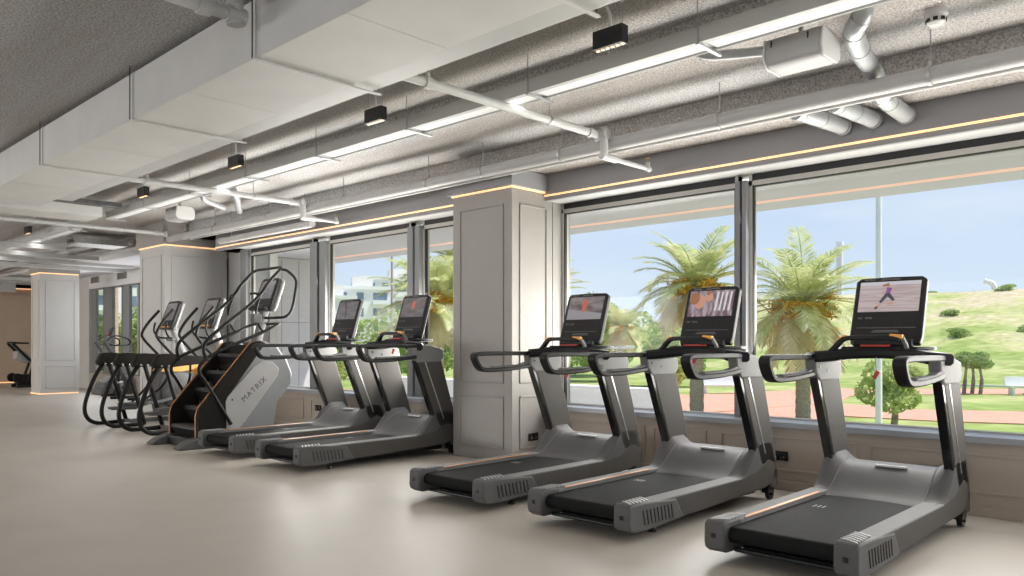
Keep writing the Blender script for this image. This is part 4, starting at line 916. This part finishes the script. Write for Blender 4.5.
def slab(pts, name, m_, z0=G0 - .05, z1=G0 + .03): return struct(MB().prism(pts, z0, z1, 2).done(name, M[m_]))
slab([(20, 42.0), (-8.63, 44.18), (-12.76, 39.7), (-14.06, 37.0), (-12.9, 32.9), (-14.3, 24.5), (-20.5, 16.0), (-30, 12), (-60, 20), (-60, 26), (-34, 24), (-24, 27), (-20.05, 32.2), (-17, 42.5), (-9.57, 48.98), (20, 47)], 'path_upper', 'path')
slab([(14, 36), (-6.4, 32.65), (-9.0, 31.3), (-12.9, 31.9), (-13.6, 28.0), (-14.0, 24.6), (-10.15, 23.6), (-10.45, 26.6), (-7.75, 26.9), (-5.4, 27.8), (14, 31)], 'path_lower', 'path', z1=G0 + .035)
for k_, (a, b_) in enumerate((((20, 41.9), (-8.63, 44.0)), ((-14.2, 50.5), (20, 52)))):
    d = (Vector(b_) - Vector(a)).normalized(); n_ = Vector((-d.y, d.x)) * .12
    slab([tuple(Vector(a) + n_), tuple(Vector(b_) + n_), tuple(Vector(b_) - n_), tuple(Vector(a) - n_)], 'path_kerb', 'kerb', z1=G0 + .10)

slab([(-60, 7.16), (14, 7.16), (14, 11.15), (-60, 11.15)], 'bounce_slab', 'bounce_grey', z1=G0 + .06)  # unseen pale slab added to bounce neutral light up under the canopy

# ---- palms
def make_palm(h, rt, ln, seed, label, fruit=True, spread_dead=28):
    rd = random.Random(seed); r_ = empty('palm_tree')
    prof = []; n_ = 26
    for q in range(n_ + 1):
        u = q / n_; rr = rt * (1.12 - .2 * u + (.35 * sstep((u - .82) / .18))) * (1 + (.05 if q % 2 else -.03)); prof.append((rr, u * h))
    prof.append((rt * .5, h + .15))
    MB().lathe(prof, seg=16).done('trunk', M['palm_bark'], r_)
    def frond(mb, az, el, L_, droop, leafl, nl, wob=.0):
        n2 = 12; P = [Vector((cos(az) * rt * .5, sin(az) * rt * .5, h))]; e_ = el
        for q in range(n2):
            d = Vector((cos(az) * cos(e_), sin(az) * cos(e_), sin(e_))); P.append(P[-1] + d * (L_ / n2)); e_ -= droop * (.5 + q / n2) / n2; az += wob / n2
        mb.sweep(P, [.03 * (1 - .8 * q / n2) for q in range(n2 + 1)], seg=5)
        side0 = Vector((-sin(az), cos(az), 0))
        for q in range(nl):
            u = .12 + .86 * q / nl; f_ = u * n2; i0 = min(int(f_), n2 - 1); p = P[i0].lerp(P[i0 + 1], f_ - i0); d = (P[i0 + 1] - P[i0]).normalized()
            l_ = leafl * sin(pi * (.14 + .80 * u)) ** .6 * rd.uniform(.85, 1.1)
            nrm = side0.cross(d).normalized()
            for s_ in (-1, 1):
                dd = (d * .75 + side0 * s_ * .75 + nrm * (-.22) + Vector((0, 0, -.18)) + Vector((rd.uniform(-.12, .12), rd.uniform(-.12, .12), rd.uniform(-.12, .12)))).normalized()
                w_ = .018; wv = dd.cross(nrm).normalized() * w_
                q2 = p + dd * l_ * .55 + Vector((0, 0, -.02)); q3 = p + dd * l_ + Vector((0, 0, -.12 * l_))
                v = [mb.bm.verts.new(x_) for x_ in (p - wv * .5, p + wv * .5, q2 + wv, q2 - wv, q3)]
                mb.bm.faces.new((v[0], v[1], v[2], v[3])); mb.bm.faces.new((v[3], v[2], v[4]))
    g_ = MB()
    for q in range(46):
        el = radians(84 - 96 * (q / 46) ** .95) + rd.uniform(-.08, .08)
        frond(g_, q * 2.39996 + rd.uniform(-.2, .2), el, ln * rd.uniform(.85, 1.08), radians(rd.uniform(50, 92)), .24 * ln, 44, rd.uniform(-.3, .3))
    g_.done('green_fronds', M['frond'], r_, normals=False)
    g_ = MB()
    for q in range(spread_dead):
        frond(g_, q * 2.39996 + rd.uniform(-.3, .3), radians(rd.uniform(-55, -18)), ln * rd.uniform(.65, .95), radians(rd.uniform(30, 60)), .20 * ln, 34, rd.uniform(-.3, .3))
    g_.done('dry_fronds', M['dead_frond'], r_, normals=False)
    if fruit:
        for q in range(10):
            az = q * 2.4 + rd.uniform(-.3, .3); g_ = MB(); c_ = Vector((cos(az) * ln * .27, sin(az) * ln * .27, h + ln * rd.uniform(-.04, .12)))
            g_.sweep(smooth_path([(0, 0, h), c_ * .6 + Vector((0, 0, h * .4 + .1)), c_], 3), .02, seg=5)
            for k_ in range(190):
                o2 = Vector((rd.gauss(0, .10), rd.gauss(0, .10), rd.uniform(-.30, .10))) * (ln / 1.9); p = c_ + o2
                d = Vector((rd.uniform(-1, 1), rd.uniform(-1, 1), rd.uniform(-1, .2))).normalized() * .06
                g_.sweep([p, p + d], .028, seg=4)
            g_.done('fruit_cluster', M['fruit'], r_)
    return r_
pg = 'date palms outside the windows'; PALM4 = (-15.94, 15.01); PALM5 = (-15.2, 13.1)
p_a = make_palm(3.55, .20, 2.55, 3, ''); p_b = make_palm(4.2, .20, 2.2, 8, ''); p_c = make_palm(9.5, .15, 2.6, 12, '', fruit=False)
def put(o, x_, y_, rz, sc_, lab, grp, cat, z=G0):
    o.location = (x_, y_, z); o.rotation_euler.z = rz; o.scale = (sc_,) * 3; tag(o, lab, cat, grp); return o
put(p_a, -10.29, 23.4, .3, 1, 'date palm with orange fruit bunches seen in the rightmost window pane', pg, 'palm tree')
put(p_b, -13.13, 22.05, 1.2, 1, 'date palm with orange fruit seen just left of the mullion between the nearest panes', pg, 'palm tree')
put(tree_copy(p_b), -23.73, 32.68, 2.0, .75, 'smaller date palm standing farther off, between the third treadmill screen and the next', pg, 'palm tree')
put(tree_copy(p_b), PALM4[0], PALM4[1], 4.0, 1.0, 'tall date palm whose fronds top the narrow pane directly left of the front column', pg, 'palm tree')
put(tree_copy(p_b), PALM5[0], PALM5[1], 5.0, .82, 'date palm behind the second mullion of the left bay, fronds drooping on both sides', pg, 'palm tree')
put(tree_copy(p_b), -16.9, 18.7, 2.6, .86, 'date palm mostly hidden behind the front column, fronds showing right of it', pg, 'palm tree')
put(p_c, -35.8, 12.7, .6, 1, 'tall palm whose pale trunk shows in the far windows, left one of two', pg, 'palm tree')
put(tree_copy(p_c), -40.5, 15.6, 1.6, 1.05, 'tall palm whose pale trunk shows in the far windows, right one of two', pg, 'palm tree')

# ---- leafy trees and shrubs
def make_tree(rx, rz_, hz, seed, m_, n=1500, lf=.16, trunk=True, stems=1, name='tree'):
    rd = random.Random(seed); r_ = empty(name); mb = MB()
    blobs = [(Vector((rd.uniform(-.6, .6) * rx, rd.uniform(-.6, .6) * rx, hz + rd.uniform(-.55, .6) * rz_)), rd.uniform(.35, .6)) for _ in range(9)] + [(Vector((0, 0, hz)), .7)]
    for q in range(n):
        c_, k_ = blobs[q % len(blobs)]; v = Vector((rd.gauss(0, 1), rd.gauss(0, 1), rd.gauss(0, 1))).normalized() * (k_ * rd.uniform(.75, 1.0))
        p = c_ + Vector((v.x * rx, v.y * rx, v.z * rz_)); a = Vector((rd.uniform(-1, 1), rd.uniform(-1, 1), rd.uniform(-1, 1))).normalized(); b_ = a.orthogonal().normalized() * lf * .45; a = a * lf
        vs = [mb.bm.verts.new(x_) for x_ in (p - a, p + b_, p + a, p - b_)]; mb.bm.faces.new(vs)
    mb.done('foliage', M[m_], r_, normals=False)
    if trunk:
        for k_ in range(stems):
            x_ = (k_ - (stems - 1) / 2) * .35
            MB().sweep(smooth_path([(x_, 0, 0), (x_ + .05, .03, hz * .5), (x_ * .6, 0, hz)]), [.09] * 6 + [.06] * 7, [.09] * 6 + [.06] * 7, seg=8).done('trunk', M['bark'], r_)
    return r_
t0 = make_tree(.75, .62, 1.30, 5, 'leaf_light', 3000, .085)
put(t0, -7.29, 22.12, 0, 1, 'small round young tree behind the tall white pole, below the right palm', None, 'tree')
t1 = make_tree(.85, .50, 1.60, 6, 'leaf', 2200, .10, stems=3)
put(t1, -10.46, 42.65, 0, 1, 'young three-stemmed tree standing alone on the lawn at right', None, 'tree')
t2 = make_tree(.8, .9, 1.6, 9, 'leaf_light', 2600, .085); put(t2, -16.6, 26.0, 0, 1, 'young tree just left of the nearer palm trunk, beyond the white wall', None, 'tree')
big = make_tree(2.6, 2.2, 2.6, 11, 'leaf', 4200, .16)
bl = [(-30.7, 39.9, 1.1, 'bushy green tree beyond the white wall, left of the small palm'), (-36, 46.6, 1.3, 'large green tree farthest behind the small palm'), (-24.5, 38.5, .8, 'low green tree right of the small palm'),
      (-44, 34, 1.0, 'green tree before the white apartment block, right of it'), (-38.4, 25.5, .5, 'low green tree at the left edge of the middle pane'), (-38.4, 32.5, 1.0, 'green tree behind the palm left of the front column'), (-34, 22.5, .6, 'low round green tree behind the farthest treadmill screen'),
      (-46.5, 18.5, 1.0, 'green tree seen in the far windows behind the left tall palm'), (-56, 28, 1.2, 'green tree seen in the far windows behind the right tall palm'), (-43.5, 14.0, .85, 'green tree nearest to the far windows')]
for q, (x_, y_, s_, lb) in enumerate(bl):
    put(big if q == 0 else tree_copy(big), x_, y_, q * 1.3, s_, lb, 'broadleaf trees beyond the lawn', 'tree')
sh = make_tree(1.5, .55, .35, 21, 'leaf', 1300, .14, trunk=False, name='shrub'); rd = random.Random(4)
sh2 = make_tree(1.2, .5, .3, 22, 'fruit', 900, .10, trunk=False, name='shrub')
spots = [(-20, 78, 'dark green shrub lying mid-slope on the hill, left of the others'), (-15, 80, 'dark green shrub mid-slope, second from left'), (-9, 84, 'green shrub on the slope near the right photo edge'), (-22.2, 104, 'green shrub just right of the foot of the bent white vent pipe'),
         (-14, 112, 'green shrub on the hill crest at the right edge'), (-20, 113, 'green shrub on the hill crest right of the vent pipe'), (-42, 92, 'green shrub on the slope behind the nearest treadmill screen'), (-30, 70, 'low shrub near the foot of the hill, left of centre'), (-4, 74, 'low shrub near the foot of the hill at right')]
for q, (x_, y_, lb) in enumerate(spots):
    put(sh if q == 0 else tree_copy(sh), x_, y_, q, rd.uniform(.7, 1.2), lb, 'shrubs on the hill', 'shrub', ground_z(x_, y_) - .1)
taken = [(a, b_) for a, b_, c_ in spots] + [(-33, 80)]
for q in range(16):
    while True:
        x_ = rd.uniform(-50, 2); y_ = rd.uniform(72, 112)
        if all(abs(x_ - a) + abs(y_ - b_) > 6.5 for a, b_ in taken): break
    taken.append((x_, y_))
    put(tree_copy(sh), x_, y_, q, rd.uniform(.45, .9), 'small green scrub bush scattered on the dry hillside', 'scrub on the dry hillside', 'shrub', ground_z(x_, y_) - .1)
put(sh2, -33, 80, 0, 1.1, 'yellow flowering shrub on the slope, just right of the nearest treadmill screen', None, 'shrub', ground_z(-33, 80) - .1)

# ---- street furniture
o = empty('flagpole', (-6.48, 18.74, G0)); tag(o, 'tall white pole outside, rising behind the nearest treadmill screen', 'pole')
MB().cyl((0, 0, 0), (0, 0, 9), .075, .055, seg=16).done('pole', M['render_white'], o); MB().cyl((0, 0, 0), (0, 0, .05), .16, seg=16).done('base_plate', M['galv'], o)
o = empty('lamp_post', (-32.08, 24.65, G0)); tag(o, 'thin pale lamp post in front of the palm, middle pane of left bay', 'lamp post')
MB().cyl((0, 0, 0), (0, 0, 8.2), .09, .05, seg=12).done('pole', M['pale'], o); MB().box((-.5, -.1, 8.2), (.5, .1, 8.27)).done('lamp_head', M['pale'], o)
o = empty('lamp_post', (-7.15, 9.77, G0)); tag(o, 'short grey lamp post with flat T-shaped head, by the white wall', 'lamp post')
MB().cyl((0, 0, 0), (0, 0, 2.36), .032, seg=12).done('pole', M['galv'], o); MB().box((-.21, -.12, 2.36), (.21, .12, 2.41)).done('lamp_head', M['galv'], o, .01)
wt = struct(MB().box((-16, 11.2, G0), (-7.46, 11.45, .48)).done('wall_garden', M['render_white'], None, .01)); MB().box((-16.03, 11.15, .48), (-7.42, 11.5, .53)).done('coping', M['render_white'], wt, .005)
o = empty('meter_box', (-9.55, 11.14, .02)); tag(o, 'white utility box on the front of the garden wall', 'utility box'); MB().box((-.22, -.06, -.25), (.22, 0, .30)).done('box_body', M['white_plastic'], o, .02, 3); MB().box((-.06, -.066, -.1), (.02, -.06, .12)).done('hatch', M['pale'], o)
def bench(x_, y_, rz, lb):
    b_ = empty('bench', (x_, y_, G0), rz); tag(b_, lb, 'bench', 'white benches on the lawn')
    MB().box((-1.0, -.25, .38), (1.0, .25, .46)).done('seat', M['render_white'], b_, .01)
    MB().obox((0, .27, .66), (2.0, .06, .40), Matrix.Rotation(-.15, 3, 'X')).done('backrest', M['render_white'], b_, .01)
    for s_ in (-1, 1): MB().box((s_ * .8 - .05, -.2, 0), (s_ * .8 + .05, .2, .38)).done('leg', M['render_white'], b_)
bench(-19.09, 34.36, .7, 'white bench on the lawn just left of the mullion of the nearest bay')
bench(-8.3, 43.6, .7, 'white bench on the lawn at the right edge')
o = empty('vent_pipe', (-25.3, 113.4, ground_z(-25.3, 113.4) - .35)); o.scale = (.75, .75, .75); tag(o, 'big bent white vent pipe standing on the hill crest', 'vent pipe')
MB().sweep(smooth_path([(0, 0, 0), (0, 0, 1.2), (-.4, -.2, 2.1), (-1.4, -.6, 2.5)]), .42, seg=16).done('pipe_bend', M['render_white'], o); MB().cyl((0, 0, 0), (0, 0, .3), .6, seg=16).done('collar', M['render_white'], o)
o = empty('chimney', (-118.6, 302, 0)); tag(o, 'slim pale industrial chimney far on the horizon', 'chimney')
MB().cyl((0, 0, -2), (0, 0, 38), 1.35, 1.15, seg=20).done('shaft', M['kerb'], o); MB().cyl((0, 0, 38), (0, 0, 39.4), 1.35, seg=20).done('rim', M['render_white'], o)
# ---- buildings
def building(loc, rz, W, Dp, H, floors, cols, m_, lb, accent=None):
    b_ = empty('apartment_building', loc, rz); tag(b_, lb, 'building', None)
    MB().box((-W / 2, 0, -3), (W / 2, Dp, H)).done('walls', M[m_], b_)
    MB().box((-W / 2 - .3, -.3, H), (W / 2 + .3, Dp + .3, H + .5)).done('roof', M['render_white'], b_)
    MB().box((-W * .1, Dp * .3, H + .5), (W * .25, Dp * .6, H + 2.2)).done('roof_house', M['kerb'], b_)
    fh = H / floors; cw = W / cols
    for i_ in range(floors):
        for j_ in range(cols):
            x_ = -W / 2 + j_ * cw; wide = .7 if j_ % 2 == 0 else .35
            w_ = MB().box((x_ + cw * (.5 - wide / 2), -.05, i_ * fh + fh * .25), (x_ + cw * (.5 + wide / 2), .0, i_ * fh + fh * .8)).done('window', M['bglass'], b_)
            if j_ % 2 == 0: MB().box((x_ + cw * .1, -.9, i_ * fh + .1), (x_ + cw * .9, 0, i_ * fh + fh * .3)).done('balcony', M['render_white'], w_)
    if accent: MB().box((-W / 2 - .1, -.12, -3), (-W / 2 + W * .22, 0, H)).done('brick_strip', M[accent], b_)
    return b_
rz = 1.05
building((-99.7, 70.6, 0), rz, 9, 10, 9.4, 4, 3, 'render_white', 'white flat-roofed apartment block with balconies, seen above the farthest treadmill screen')
building((-93.8, 62.2, 0), rz, 5.5, 8, 7.4, 3, 2, 'render_white', 'pale apartment block with orange brick strip, left of the white block', 'brick')
building((-107, 84, 0), rz, 13, 12, 12.0, 4, 5, 'render_white', 'farther white apartment block, partly hidden behind palm fronds')
building((-150, 54, 0), 1.3, 26, 12, 14, 4, 6, 'render_white', 'pale building seen in the far windows beyond the tall palms')
